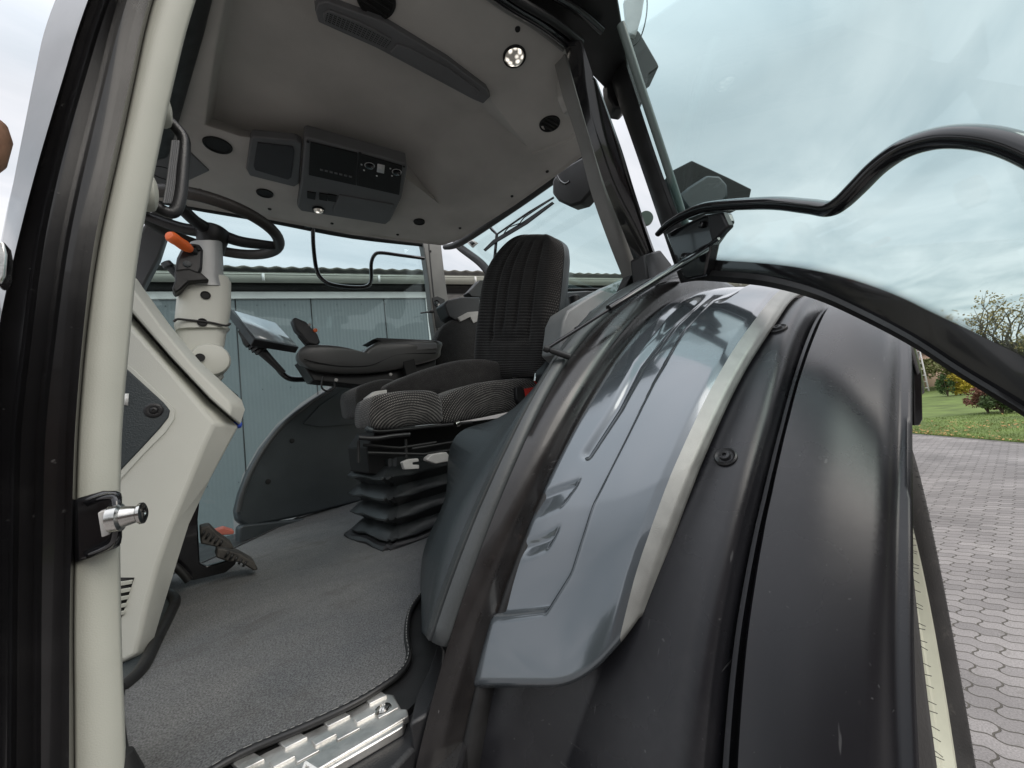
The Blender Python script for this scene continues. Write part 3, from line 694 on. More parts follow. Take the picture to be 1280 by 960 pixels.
# gas strut from cab frame to door bracket
s0 = cylP(683, 436, 1.45); s1 = D(884, 310, .06); m0 = s0+(s1-s0)*.36
strut = lathe('gas_strut', m0, s1-m0, [(0, .0105), (.03, .0105), (.031, .009), ((s1-m0).length*.98, .009), ((s1-m0).length, .005)], M['gloss'], T, 18)
lathe('strut_rod', s0, m0-s0, [(0, .0038), ((m0-s0).length+.01, .0038)], M['gloss'], strut, 12)
j0 = cylP(712, 446, 1.41); lathe('strut_mount', s0, j0-s0, [(-.006, .007), (.004, .008), (.008, .005), (.012, .0065), ((j0-s0).length, .0075)], M['rubber'], strut, 14)
lathe('strut_joint', D(868, 319, .06), s1-D(840, 340, .06), [(0, .008), (.03, .008), (.05, .0045), (.08, .004)], M['gloss'], strut, 12)

# at the door glass: grab bar's reflection shaped as a tube, work lamps, mirror
tube('bar_reflection', [A(x, y, Y=.42) for x, y in ((776, 30), (800, 105), (828, 190), (852, 265), (872, 335))], .011, mat('grey_green_tube', (.12, .15, .14), .35, var=.1), T, 14, 5)
wl = slab('rear_work_lamp', [A(x, y, d=1.75) for x, y in ((779, 50), (790, 30), (800, 40), (822, 78), (824, 83), (812, 92), (808, 105), (808, 118), (796, 140), (788, 120))], cf*.12, M['black'], T, .006)
slab('lamp_bracket', [A(x, y, d=1.70) for x, y in ((780, 0), (806, -5), (802, 20), (795, 45), (784, 40))], cf*.02, M['ltgrey'], wl, .003)
tube('lamp_cable', [A(x, y, d=1.68) for x, y in ((806, -30), (809, 5), (806, 30), (799, 50), (790, 58))], .0028, M['rubber'], wl, 8, 5)
bx = slab('side_lamp_housing', [A(x, y, d=1.62) for x, y in ((838, 214), (865, 200), (912, 222), (940, 236), (937, 250), (905, 266), (860, 262), (846, 246))], cf*.10, M['void'], T, .006)
slab('glass_reflection', [A(x, y, d=1.58) for x, y in ((848, 244), (862, 232), (884, 218), (900, 219), (910, 230), (911, 245), (900, 258), (860, 262))], cf*.03, M['teal'], bx, .012)  # rounded plate shaped as a reflection in the door glass
slab('roof_edge_lamp', [A(x, y, d=1.3) for x, y in ((758, 95), (775, 105), (786, 128), (779, 136), (768, 134), (760, 120))], cf*.06, M['black'], T, .006)
lathe('mirror_back', A(808, 272, d=1.5), cf, [(0, .028), (.012, .03), (.02, .02), (.02, 0)], mat('dim_green_reflector', (.05, .09, .07), .3), T, 24)

# ================================================================== FLOOR, SILL
ZF = 1.58
flo = slab('cab_floor', [Vector(v) for v in ((-.45, .80, ZF), (0, .665, ZF), (.22, .565, ZF), (.40, .62, ZF), (.55, .9, ZF), (1.3, 1.0, ZF), (1.4, 2.2, ZF), (-.45, 2.2, ZF))], (0, 0, -.08), M['rubber'], T, 0)
cm = bpy.data.materials.new('floor_carpet'); cm.use_nodes = True; N = cm.node_tree.nodes; L = cm.node_tree.links; b = N['Principled BSDF']
tc = N.new('ShaderNodeTexCoord')
def nz(scale, detail=5, rough=.6, sc=(1, 1, 1)):
    mp = N.new('ShaderNodeMapping'); mp.inputs['Scale'].default_value = sc; L.new(tc.outputs['Object'], mp.inputs[0])
    n = N.new('ShaderNodeTexNoise'); n.inputs['Scale'].default_value = scale; n.inputs['Detail'].default_value = detail; n.inputs['Roughness'].default_value = rough; L.new(mp.outputs[0], n.inputs['Vector']); return n.outputs['Fac']
def ramp(src, pts):
    r_ = N.new('ShaderNodeValToRGB'); r_.color_ramp.elements[0].position = pts[0][0]; r_.color_ramp.elements[0].color = (*pts[0][1], 1)
    r_.color_ramp.elements[1].position = pts[-1][0]; r_.color_ramp.elements[1].color = (*pts[-1][1], 1)
    for p_, c_ in pts[1:-1]: e_ = r_.color_ramp.elements.new(p_); e_.color = (*c_, 1)
    L.new(src, r_.inputs[0]); return r_.outputs[0]
def mixc(t, a, b_, mode='MIX', fac=1):
    m_ = N.new('ShaderNodeMix'); m_.data_type = 'RGBA'; m_.blend_type = mode
    if t is None: m_.inputs[0].default_value = fac
    else: L.new(t, m_.inputs[0])
    for i, q in ((6, a), (7, b_)):
        if isinstance(q, tuple): m_.inputs[i].default_value = (*q, 1)
        else: L.new(q, m_.inputs[i])
    return m_.outputs[2]
c1 = ramp(nz(4, 6, .6), [(.35, (.125, .13, .133)), (.65, (.17, .17, .165))])
c1 = mixc(None, c1, ramp(nz(420, 2, .5), [(.3, (.25, .25, .25)), (.7, (1.5, 1.5, 1.5))]), 'MULTIPLY', .7)
c1 = mixc(ramp(nz(5, 6, .7, (1, 1.8, 1)), [(.54, (0, 0, 0)), (.72, (.5, .5, .5))]), c1, (.07, .064, .056))
c1 = mixc(ramp(nz(13, 8, .8, (2.5, 1, 1)), [(.68, (0, 0, 0)), (.74, (.5, .5, .5))]), c1, (.17, .165, .15))
L.new(c1, b.inputs['Base Color']); b.inputs['Roughness'].default_value = .97; b.inputs['Specular IOR Level'].default_value = .15
bp = N.new('ShaderNodeBump'); bp.inputs['Strength'].default_value = .7; bp.inputs['Distance'].default_value = .003; L.new(nz(500, 3), bp.inputs['Height']); L.new(bp.outputs[0], b.inputs['Normal'])
ZM = ZF+.01
mo = [(172, 1000), (225, 985), (300, 942), (380, 908), (440, 880), (480, 856), (503, 838), (511, 818), (508, 795), (512, 765), (527, 742), (560, 700), (590, 640), (560, 600), (440, 618), (330, 668), (250, 705), (200, 725), (213, 742), (221, 752), (205, 790), (185, 828), (155, 856), (150, 900)]
mop = [p for p in cr_spline(P(mo, Z=ZM), 4, True)]
matt = slab('floor_mat', mop, (0, 0, -.006), cm, None, .002)
tag(matt, 'worn grey carpet mat with stained patches lying on the cab floor', 'floor mat')
edge = tube('edge_binding', [p+Vector((0, 0, -.001)) for p in mop], .0055, M['rubber'], matt, 8, 1, closed=True)
stit = mat('grey_stitching', (.3, .3, .28), .9); vs, fs = [], []
for i in range(0, len(mop)-1):
    a, b_ = mop[i], mop[(i+1) % len(mop)]; l_ = (b_-a).length; k = max(1, int(l_/.009))
    for j in range(k):
        p, q = a.lerp(b_, (j+.2)/k)+Vector((0, 0, .0052)), a.lerp(b_, (j+.75)/k)+Vector((0, 0, .0052))
        w = (q-p).cross(Vector((0, 0, 1))).normalized()*.0007; bb = len(vs); vs += [p+w, q+w, q-w, p-w]; fs.append((bb, bb+1, bb+2, bb+3))
from_py('stitching', vs, fs, stit, edge, False)
# raised floor rim and door sill
ZS = ZF-.01
slab('sill_ledge', P([(170, 1040), (300, 975), (420, 908), (500, 850), (522, 812), (527, 770), (548, 790), (553, 860), (530, 920), (470, 985), (380, 1060)], Z=ZS), (0, 0, -.05), M['black'], T, .006)
zz = ZS+.012
plate = slab('sill_plate', P([(250, 985), (330, 941), (400, 908), (478, 866), (492, 868), (507, 896), (504, 908), (440, 945), (360, 990), (300, 1020)], Z=zz), (0, 0, -.012), M['alu'], T, .002)
tag(plate, 'worn aluminium step plate with raised blocks')
def along(t, s_):      # t along the plate from near to far end, s across from floor side to outer side
    a = (lerp(286, 480, t), lerp(962, 866, t)); b_ = (lerp(335, 508, t), lerp(1000, 897, t)); return (lerp(a[0], b_[0], s_), lerp(a[1], b_[1], s_))
for t0, t1, s0_, s1_ in ((.90, .985, -.22, .10), (.62, .74, -.22, .14), (.34, .46, -.22, .14), (.05, .18, -.22, .14), (.76, .88, .25, .42), (.48, .60, .25, .42), (.20, .32, .25, .42), (.60, .73, .48, .58), (.32, .45, .48, .58), (.02, .15, .48, .58), (.88, .99, .5, .6)):
    slab('tread_block', P([along(t0, s0_), along(t1, s0_), along(t1+.02, s1_), along(t0-.01, s1_)], Z=zz+.0035), (0, 0, -.005), M['alu'], plate, .001)
slab('nosing', P([along(-.4, .62), along(1.0, .62), along(1.04, .78), along(1.02, .98), along(-.4, .98)], Z=zz+.003), (0, 0, -.01), M['alu'], plate, .002)
sc0 = A(479, 887, Z=zz+.002); lathe('plate_screw', sc0-Vector((0, 0, .002)), (0, 0, 1), [(0, .012), (.003, .012), (.004, .009), (.006, .008), (.008, .004), (.006, .003), (.006, 0)], M['steel'], plate, 20)
cu_ = bpy.data.curves.new('lettering', 'FONT'); cu_.body = 'VALTRA'; cu_.size = .034; cu_.extrude = .0012; cu_.align_x = 'RIGHT'; cu_.space_character = 1.1
to = bpy.data.objects.new('tmp', cu_); C.objects.link(to); bpy.context.view_layer.update()
tm = bpy.data.meshes.new_from_object(to); bpy.data.objects.remove(to)
a_ = A(*along(-.3, .93), Z=zz); b_ = A(*along(.55, .93), Z=zz); ex = (b_-a_).normalized(); ey = Vector((0, 0, 1)).cross(ex)
org = A(398, 962, Z=zz+.0045)
for v in tm.vertices: v.co = org+ex*v.co.x+ey*v.co.y+Vector((0, 0, v.co.z))-T.location-Vector((0, 0, 0))
link('lettering', tm, M['white'], plate, False)
# dark corner block rising beside the sill and the frame foot
slab('frame_foot', P([(548, 800), (556, 812), (553, 850), (535, 892), (512, 905), (520, 868), (536, 836)], Z=ZS+.03), (0, 0, -.06), M['black'], T, .004)
slab('sill_outer', P([(507, 925), (555, 895), (588, 850), (600, 870), (575, 960), (560, 1010), (430, 1010), (440, 960)], Z=ZS-.03), (0, 0, -.10), M['frame'], T, .006)
tube('sill_bead', P([(330, 1020), (440, 962), (500, 930), (535, 912), (552, 880)], Z=ZS-.024), .006, M['frame'], T, 10, 4)
tube('step_moulding', P([(556, 962), (570, 940), (600, 937), (630, 940), (655, 960), (700, 990)], d=.62), .014, M['black'], T, 12, 5)
# black boot at the foot of the front pillar and the floor recess by the console
lathe('pillar_boot', A(150, 975, Y=.66), (0, 0, -1), [(-.03, .004), (-.026, .012), (0, .020), (.06, .022)], M['rubber'], T, 20)
tube('recess_rim', P([(150, 862), (176, 838), (196, 800), (214, 765), (219, 750), (208, 741), (190, 742)], Z=ZM+.002), .012, M['rubber'], T, 10, 5)
slab('recess_floor', P([(140, 860), (176, 838), (205, 780), (216, 752), (205, 743), (150, 742)], Z=ZM), (0, 0, -.01), M['teal'], T, .003)
# ================================================================== DASH SIDE CONSOLE
YC = 1.12
def inset_pts(pts, d):
    n = len(pts); c = sum(pts, Vector())/n; out = []
    for i in range(n):
        a = (pts[i]-pts[i-1]).normalized(); b = (pts[(i+1) % n]-pts[i]).normalized(); nn = Vector((0, 1, 0)).cross(a+b).normalized()
        if nn.dot(c-pts[i]) < 0: nn = -nn
        out.append(pts[i]+nn*d)
    return out
def chamfer_body(name, pix_out, pix_in, Yo, Yi, depth, m, parent, sharp=30, bev=.006):
    o_ = P(pix_out, Y=Yo); i_ = P(pix_in, Y=Yi); n = len(o_); vs = i_+o_+[p+Vector((0, depth, 0)) for p in o_]
    fs = [tuple(range(n))]+[(i, (i+1) % n, n+(i+1) % n, n+i) for i in range(n)]+[(n+i, n+(i+1) % n, 2*n+(i+1) % n, 2*n+i) for i in range(n)]+[tuple(range(3*n-1, 2*n-1, -1))]
    return bevel(from_py(name, vs, fs, m, parent, True, sharp), bev, 3)
lowb = chamfer_body('dash_console', [(100, 330), (150, 386), (164, 394), (215, 452), (262, 502), (298, 533), (290, 548), (262, 600), (236, 655), (220, 706), (203, 762), (190, 806), (184, 820), (152, 836), (90, 860)],
    [(100, 345), (146, 398), (160, 404), (208, 458), (250, 508), (268, 530), (256, 556), (236, 606), (214, 660), (198, 706), (184, 756), (176, 794), (170, 818), (150, 828), (90, 850)], YC+.05, YC, .5, M['creamlite'], T)
tag(lowb, 'cream moulded dash console with a dark inset panel')
chamfer_body('console_cap', [(100, 318), (160, 345), (170, 347), (186, 370), (212, 406), (250, 452), (302, 500), (306, 512), (300, 531), (265, 501), (217, 450), (166, 392), (150, 384), (100, 328)],
    [(100, 326), (158, 354), (164, 358), (176, 374), (204, 412), (240, 456), (286, 502), (289, 510), (288, 520), (262, 497), (214, 446), (164, 388), (150, 380), (100, 326)], YC+.045, YC-.004, .5, M['creamlite'], lowb, 30, .004)
slab('inset_rim', P([(140, 440), (157, 453), (168, 462), (208, 500), (219, 512), (219, 523), (208, 540), (180, 568), (140, 612)], Y=YC-.003), (0, .02, 0), M['creamlite'], lowb, .002)
ip = slab('inset_panel', P([(140, 452), (158, 460), (205, 503), (213, 513), (211, 522), (200, 536), (176, 562), (140, 600)], Y=YC-.005), (0, .02, 0), M['teal'], lowb, .003)
c0 = A(192, 513, Y=YC-.006); lathe('panel_screw', c0, (0, -1, 0), [(0, .016), (.001, .015), (.002, .012), (.001, .007), (.005, .006), (.006, .003), (.003, .003), (.003, 0)], M['black'], lowb, 20)
slab('sticker', P([(153, 492), (161, 492), (160, 507), (153, 506)], Y=YC-.007), (0, .003, 0), M['white'], lowb, 0)
for k in range(5):
    y = 728+k*9.5; xr = 166-k*2.2
    slab('vent_louvre', P([(140, y+1), (xr, y-3), (xr-1, y+2), (140, y+6.5)], Y=YC-.004), (0, .012, 0), M['cream'], lowb, .001)
slab('vent_recess', P([(140, 722), (168, 722), (152, 772), (140, 780)], Y=YC-.001), (0, .012, 0), M['void'], lowb, 0)
lathe('blue_cap', A(297, 531, Y=1.19), (1, -.3, -.2), [(-.008, .008), (.004, .009), (.008, .007), (.010, 0)], M['blue'], lowb, 14)
# ================================================================== STEERING COLUMN AND WHEEL
YS = 1.42
def colsec(pts, y0=YS, w=.12):   # rows of (xl, xr, y) in pixels -> rounded column body
    rows = []
    for xl, xr, y, dpt in pts:
        a, b = A(xl, y, Y=y0), A(xr, y, Y=y0); c = (a+b)/2; hx = (b-a)/2; row = []
        for k in range(20):
            t = 2*math.pi*k/20; sx = math.copysign(abs(math.cos(t))**.6, math.cos(t)); sy = math.copysign(abs(math.sin(t))**.6, math.sin(t))
            row.append(c+hx*sx+Vector((0, 1, 0))*(dpt*sy)+Vector((0, dpt, 0)))
        rows.append(row)
    return rows
colm = grid('steering_column', colsec([(219, 289, 408, .05), (221, 285, 412, .045), (223, 280, 440, .045), (228, 281, 455, .045), (236, 281, 470, .045), (248, 274, 478, .04)]), M['creamlite'], T, closed=True, caps=True, sharp=60)
grid('column_sleeve', colsec([(227, 287, 343, .05), (222, 291, 350, .055), (219, 291, 380, .057), (217, 288, 402, .057), (219, 286, 409, .055)], YS-.01), M['creamlite'], colm, closed=True, caps=True, sharp=40)
tube('sleeve_edge', [A(x, y, Y=YS-.012) for x, y in ((217, 402), (222, 399), (235, 400), (262, 403), (282, 407), (288, 404))], .0035, M['rubber'], colm, 8, 4)
for x, y in ((257, 369), (253, 403), (250, 447)): lathe('column_hole', A(x, y, Y=YS-.012), (0, -1, 0), [(0, .0125), (.002, .0125), (.003, .010), (.0005, .009), (.0005, 0)], M['void'], colm, 16)
lathe('pivot_boss', A(262, 452, Y=YS+.02), (0, -1, 0), [(0, .05), (.03, .05), (.04, .045), (.044, .035), (.044, 0)], M['creamlite'], colm, 28)
lathe('pivot_hole', A(250, 447, Y=YS-.03), (0, -1, 0), [(0, .012), (.002, .012), (.002, 0)], M['void'], colm, 16)
slab('column_shroud', P([(272, 482), (284, 484), (298, 494), (297, 498), (275, 488)], Y=YS-.05), (0, .05, 0), M['black'], colm, .003)
# head of the column: silver shroud, black switch panel, stalks
grid('column_head', colsec([(236, 279, 300, .045), (232, 280, 312, .05), (228, 281, 328, .055), (222, 281, 345, .055), (238, 281, 356, .05)], YS-.015), M['silver'], colm, closed=True, caps=True, sharp=50)
slab('switch_panel', P([(221, 322), (226, 312), (238, 303), (250, 305), (254, 312), (253, 334), (249, 343), (236, 338), (218, 340)], Y=YS-.04), (0, .04, 0), M['black'], colm, .006)
slab('head_skirt', P([(218, 338), (236, 336), (252, 341), (262, 350), (236, 352), (226, 362), (219, 366), (215, 360), (219, 350)], Y=YS-.038), (0, .05, 0), M['rubber'], colm, .004)
lathe('switch_button', A(234, 330, Y=YS-.04), (0, -1, 0), [(0, .010), (.004, .009), (.005, .005), (.005, 0)], M['teal'], colm, 16)
tube('stalk_slot', [A(x, y, Y=YS-.043) for x, y in ((240, 308), (245, 307), (249, 313))], .004, M['void'], colm, 8, 4)
o0 = A(238, 312, Y=YS-.05); o1 = A(211, 294, Y=YS-.10); od = o1-o0; ol = od.length
orl = lathe('orange_lever', o0, od, [(0, .010), (ol*.15, .0135), (ol*.3, .0155), (ol*.6, .0145), (ol*.75, .0155), (ol*.92, .015), (ol, .011), (ol*1.02, 0)], M['orange'], colm, 18)
lathe('lever_root', o0-od*.25, od, [(0, .008), (ol*.35, .011)], M['black'], orl, 12)
b0 = A(222, 346, Y=YS+.01); b1 = A(207, 328, Y=YS+.01); bd = b1-b0
lathe('black_stalk', b0, bd, [(0, .008), (bd.length*.6, .010), (bd.length*.7, .0145), (bd.length, .013), (bd.length*1.05, .006)], M['teal'], colm, 14)
WC = Vector((.109, 1.508, 2.718)); wn = Vector((.141, -.017, .99)).normalized(); we1 = Vector((0, 1, 0)).cross(wn).normalized(); we2 = wn.cross(we1)
wr = .185
def wp(a, r_, h=0): return WC+(we1*math.cos(a)+we2*math.sin(a))*r_+wn*h
wheel = tube('steering_wheel', [wp(2*math.pi*k/48, wr) for k in range(48)], .018, mat('wheel_leather', (.03, .026, .023), .42, bump=.4, bscale=600, var=.1), T, 16, 1, closed=True)
tag(wheel, 'black steering wheel with three flat spokes')
hub = lathe('wheel_hub', WC-wn*.085, wn, [(0, .036), (.03, .040), (.06, .046), (.075, .044), (.085, .03), (.087, 0)], M['black'], wheel, 24)
def ang(px, py):
    p = onplane(px, py, WC, wn); v = p-WC; return math.atan2(v.dot(we2), v.dot(we1))
for (x, y) in ((340, 305), (215, 245), (180, 268)):
    a = ang(x, y); q = [wp(a, .02, -.02), wp(a, .07, -.024), wp(a, .12, -.016), wp(a, wr, 0)]
    tube('spoke', q, [.020, .018, .017, .013], M['black'], wheel, 12, 5, 1.0)
# ================================================================== PEDALS
pd = slab('pedal_arm', P([(247, 650), (250, 620), (243, 612), (232, 625), (228, 640), (222, 660), (221, 706), (224, 722), (240, 726), (282, 716), (294, 706), (296, 700), (286, 700), (258, 708), (250, 704), (249, 690)], Y=1.50), (0, .02, 0), M['gloss'], T, .003)
tag(pd, 'black bent pedal arm')
for k, q in enumerate((((250, 660), (262, 657), (273, 668), (290, 680), (293, 686), (280, 686), (262, 682), (251, 680)), ((272, 686), (280, 686), (300, 692), (318, 702), (323, 712), (318, 714), (300, 703), (284, 702), (270, 697)))):
    pp = slab('pedal_pad', P(q, Y=1.46-.04*k), (0, .07, 0), M['dirt'], pd, .004)
    for j in range(5):
        a = q[0] if k == 0 else q[1]; x = a[0]+5+j*5.5; y = a[1]+3+j*3.0
        slab('pad_rib', P([(x, y), (x+2.4, y+1.2), (x-2, y+8), (x-4.4, y+7)], Y=1.455-.04*k), (0, .006, 0), M['rubber'], pp, 0)
slab('red_pedal', P([(268, 664), (280, 660), (293, 664), (292, 668), (276, 669)], Y=1.62), (0, .05, 0), M['redpedal'], pd, .003)
tube('pedal_link', P([(200, 712), (215, 706), (228, 716), (236, 726)], Y=1.47), .010, M['rubber'], pd, 10, 4)
# ================================================================== FAR WHEEL ARCH PANEL
def farp(x, y):
    p0 = Vector((.17, 2.04, 0)); d_ = Vector((.54, .157, 0)).normalized(); return onplane(x, y, p0, Vector((-d_.y, d_.x, 0)))
fn = Vector((-.27, .96, 0))
po = [(297, 640), (302, 618), (312, 592), (330, 560), (352, 532), (380, 508), (408, 490), (440, 474), (520, 470), (520, 600), (455, 626), (380, 645), (310, 659), (299, 652)]
fpanel = slab('far_arch_panel', [farp(x, y) for x, y in po], fn*.06, M['teal'], T, .012)
tube('panel_rim', [farp(x, y)-fn*.004 for x, y in po[:9]], .011, M['tealgrey'], fpanel, 10, 5)
slab('panel_plinth', [farp(x, y)-fn*.03 for x, y in ((296, 660), (300, 656), (380, 648), (450, 627), (520, 600), (520, 620), (450, 634), (380, 656), (330, 672), (296, 681))], fn*.05, M['teal'], fpanel, .006)
for x, y in ((365, 551), (335, 602)): lathe('panel_bolt', farp(x, y)-fn*.002, -fn, [(0, .012), (.002, .011), (.003, .006), (.003, 0)], M['void'], fpanel, 14)
vs_ = [farp(x, y)-fn*.006 for x, y in ((378, 530), (400, 506), (425, 490), (445, 484), (470, 500), (446, 530), (400, 534))]
slab('panel_recess', vs_, fn*.004, M['teal'], fpanel, .004)
# ================================================================== DRIVER'S SEAT
Yn, Yf = 1.20, 1.64
def rot_rows():
    Lp = [(594, 478), (596, 450), (598, 420), (602, 385), (606, 358), (613, 338), (625, 320), (643, 304), (668, 295)]
    Rp = [(692, 470), (694, 450), (696, 420), (700, 385), (703, 358), (705, 335), (706, 316), (702, 303), (688, 295)]
    Ls = cr_spline([Vector((x, y, 0)) for x, y in Lp], 7); Rs = cr_spline([Vector((x, y, 0)) for x, y in Rp], 7); rows = []; NR = len(Ls); NCc = 60
    bp0 = Vector((1.34, 0, 2.14)); pn = Vector((-1, -.12, .16)).normalized()
    for i, (a, b) in enumerate(zip(Ls, Rs)):
        v = i/(NR-1); pa, pb = onplane(a.x, a.y, bp0, pn), onplane(b.x, b.y, bp0, pn); row = []
        for j in range(NCc+1):
            u = j/NCc; p = pa.lerp(pb, u)
            ed = (1-abs(2*u-1)**3.2)**.6 if 0 < u < 1 else 0; ev = (1-sm(.88, 1, v)**2)**.5*sm(-.06, .05, v)
            h = .055*ed*ev+.018*math.exp(-((u-.08)/.09)**2)*ev+.018*math.exp(-((u-.92)/.09)**2)*ev
            # stitched channels: verticals and the U across the lower back
            for uc, v0, v1 in ((.30, .24, .86), (.44, .30, .86), (.60, .30, .86), (.76, .24, .86)):
                h -= .009*math.exp(-((u-uc)/.018)**2)*sm(v0-.06, v0, v)*(1-sm(v1-.06, v1, v))
            vu = .22+.5*(u-.53)**2
            if .28 < u < .78: h -= .009*math.exp(-((v-vu)/.016)**2)*sm(.26, .32, u)*(1-sm(.74, .8, u))
            row.append(p+pn*h)
        rows.append(row)
    return rows, pn
rows, pn = rot_rows()
seat_o = [(551, 503), (562, 490), (590, 480), (625, 475), (655, 473), (672, 474), (676, 481), (664, 498), (648, 511), (612, 520), (575, 527), (555, 529), (550, 518)]
seat = pillow('driver_seat', P(seat_o, Y=Yn), .03, (0, .2, 0), M['fabricb'], T, uvmode='arc')
tag(seat, 'black and grey woven driver seat on a bellows suspension')
pillow('thigh_cushion', P([(463, 503), (470, 494), (500, 489), (530, 488), (545, 492), (551, 503), (552, 516), (550, 528), (520, 532), (478, 537), (464, 534), (461, 520)], Y=Yn-.01), .03, (0, .17, 0), M['fabricb'], seat, uvmode='arc')
pillow('seat_centre', P([(482, 484), (500, 473), (535, 460), (570, 451), (600, 449), (620, 452), (690, 462), (684, 476), (640, 480), (600, 484), (560, 494), (530, 494), (492, 496)], Y=1.36), .03, (0, .26, 0), M['fabric'], seat, uvmode='flat')
pillow('seat_front', P([(444, 492), (450, 482), (478, 474), (496, 478), (500, 500), (470, 520), (450, 522), (445, 508)], Y=1.44), .02, (0, .2, 0), M['fabricd'], seat, uvmode='flat')
slab('grey_clip', P([(459, 497), (470, 489), (484, 487), (484, 492), (468, 497), (463, 508), (459, 503)], Y=1.27), (0, .04, 0), M['ltgrey'], seat, .003)
back = grid('backrest', rows, M['fabric'], seat, uv=True)
# back shell
edge_ = [r_[0] for r_ in rows]+[p for p in reversed([r_[-1] for r_ in rows])]
bo = [p-pn*.004 for p in edge_]; n = len(bo); c_ = sum(bo, Vector())/n
rws = [bo, [c_+(p-c_)*1.012-pn*.02 for p in bo], [c_+(p-c_)*1.012-pn*.038 for p in bo], [c_+(p-c_)*.96-pn*.06 for p in bo]]
grid('back_shell', rws, M['teal'], back, closed=True, caps=True, sharp=50)
sp_ = rows[0]; tube('piping', [r_[0] for r_ in rows], .004, M['rubber'], back, 8, 1)
tube('belt_webbing', P([(640, 474), (655, 470), (672, 466), (690, 462)], Y=1.24), .008, M['rubber'], seat, 8, 4)
bu = slab('belt_buckle', P([(645, 484), (652, 482), (656, 488), (662, 506), (655, 510), (646, 500)], Y=1.155), (0, .03, 0), M['black'], seat, .003)
slab('buckle_button', P([(656, 486), (667, 484), (664, 494), (658, 498)], Y=1.15), (0, .02, 0), M['red'], bu, .001)
slab('recliner_lever', P([(669, 476), (671, 462), (674, 457), (675, 466), (672, 480)], Y=1.12), (0, .01, 0), M['steel'], seat, .001)
lathe('recliner_pivot', A(690, 432, Y=1.15), (0, -1, 0), [(0, .03), (.02, .028), (.022, 0)], M['black'], seat, 18)
# seat mechanism under the cushion
mech = slab('seat_frame', P([(470, 540), (560, 531), (650, 520), (650, 545), (588, 560), (576, 584), (560, 590), (500, 598), (462, 592), (458, 560)], Y=1.33), (0, .2, 0), M['void'], T, .004)
tag(mech, 'black steel seat frame with light grey adjusting levers')
tube('height_bar', P([(448, 547), (470, 548), (490, 545), (512, 543)], Y=1.18), .0075, M['black'], mech, 10, 4)
tube('front_rail', P([(461, 537), (480, 539), (540, 533), (590, 528)], Y=1.19), .006, M['black'], mech, 10, 4)
lathe('rail_end', A(458, 536, Y=1.18), A(470, 540, Y=1.18)-A(458, 536, Y=1.18), [(-.004, .003), (0, .009), (.018, .009), (.02, .004)], M['teal'], mech, 12)
tube('rail_pin', P([(569, 531), (573, 529)], Y=1.16), .011, M['steel'], mech, 14, 1)
for pts in (((448, 551), (448, 578)), ((507, 549), (508, 572)), ((453, 556), (500, 560), (545, 553)), ((515, 561), (570, 552), (592, 548)), ((460, 566), (530, 568), (580, 560))):
    tube('linkage_bar', P(pts, Y=1.21), .005, M['rubber'], mech, 8, 1)
slab('lever_fork', P([(503, 578), (512, 574), (523, 573), (524, 577), (516, 578), (516, 581), (524, 581), (524, 586), (506, 587)], Y=1.17), (0, .02, 0), M['ltgrey'], mech, .002)
slab('lever_paddle', P([(534, 573), (540, 568), (558, 565), (565, 573), (560, 577), (545, 580), (534, 576)], Y=1.16), (0, .03, 0), M['ltgrey'], mech, .003)
slab('lever_stub', P([(566, 567), (570, 564), (572, 571), (568, 573)], Y=1.15), (0, .02, 0), M['ltgrey'], mech, .002)
# bellows
bF, bL, bR = A(490, 690, Z=1.58), A(439, 670, Z=1.58), A(578, 656, Z=1.58)
ax_ = (bR-bF).normalized(); ay_ = Vector((-ax_.y, ax_.x, 0)); bw = .42; bd_ = (bL-bF).dot(ay_); bc = bF+ax_*bw/2+ay_*bd_/2
def brow(s_, z, ch=.16, w=None):
    hx, hy = bw/2*s_, bd_/2*s_; k = ch*min(hx, hy)
    base = [(hx, hy-k), (hx-k, hy), (-hx+k, hy), (-hx, hy-k), (-hx, -hy+k), (-hx+k, -hy), (hx-k, -hy), (hx, -hy+k)]; out = []
    for i in range(8):
        a, b = base[i], base[(i+1) % 8]
        for j in range(5):
            t = j/5; wob = .004*math.sin(i*3+j*2.1+z*90)*s_; q = (lerp(a[0], b[0], t)+wob, lerp(a[1], b[1], t)+wob); out.append(Vector((bc.x, bc.y, 0))+ax_*q[0]+ay_*q[1]+Vector((0, 0, z+wob*.6)))
    return out
brs = []
def zat(y): return A(443, y, Y=bL.y).z
tips = [zat(658), zat(636), zat(614), zat(592)]
z_ = 1.6; brs.append(brow(.84, 1.585))
for k, tz in enumerate(tips):
    brs += [brow(.86, tz-.022), brow(1.0, tz-.002), brow(1.0, tz+.003), brow(.90, tz+.022), brow(.80, tz+.034)]
brs.append(brow(.78, tips[-1]+.06))
bel = grid('seat_bellows', brs, M['bellows'], T, closed=True, sharp=35)
bs = [[brow(s_, z) for s_, z in ((1.12, 1.582), (1.12, 1.596), (1.08, 1.604), (1.0, 1.604), (.96, 1.596))]]
grid('bellows_base', bs[0], M['black'], bel, closed=True, sharp=35)
lathe('base_bolt', A(497, 668, Z=1.605), (0, 0, 1), [(-.01, .014), (.012, .014), (.014, .010), (.02, .010), (.022, 0)], M['black'], bel, 8)
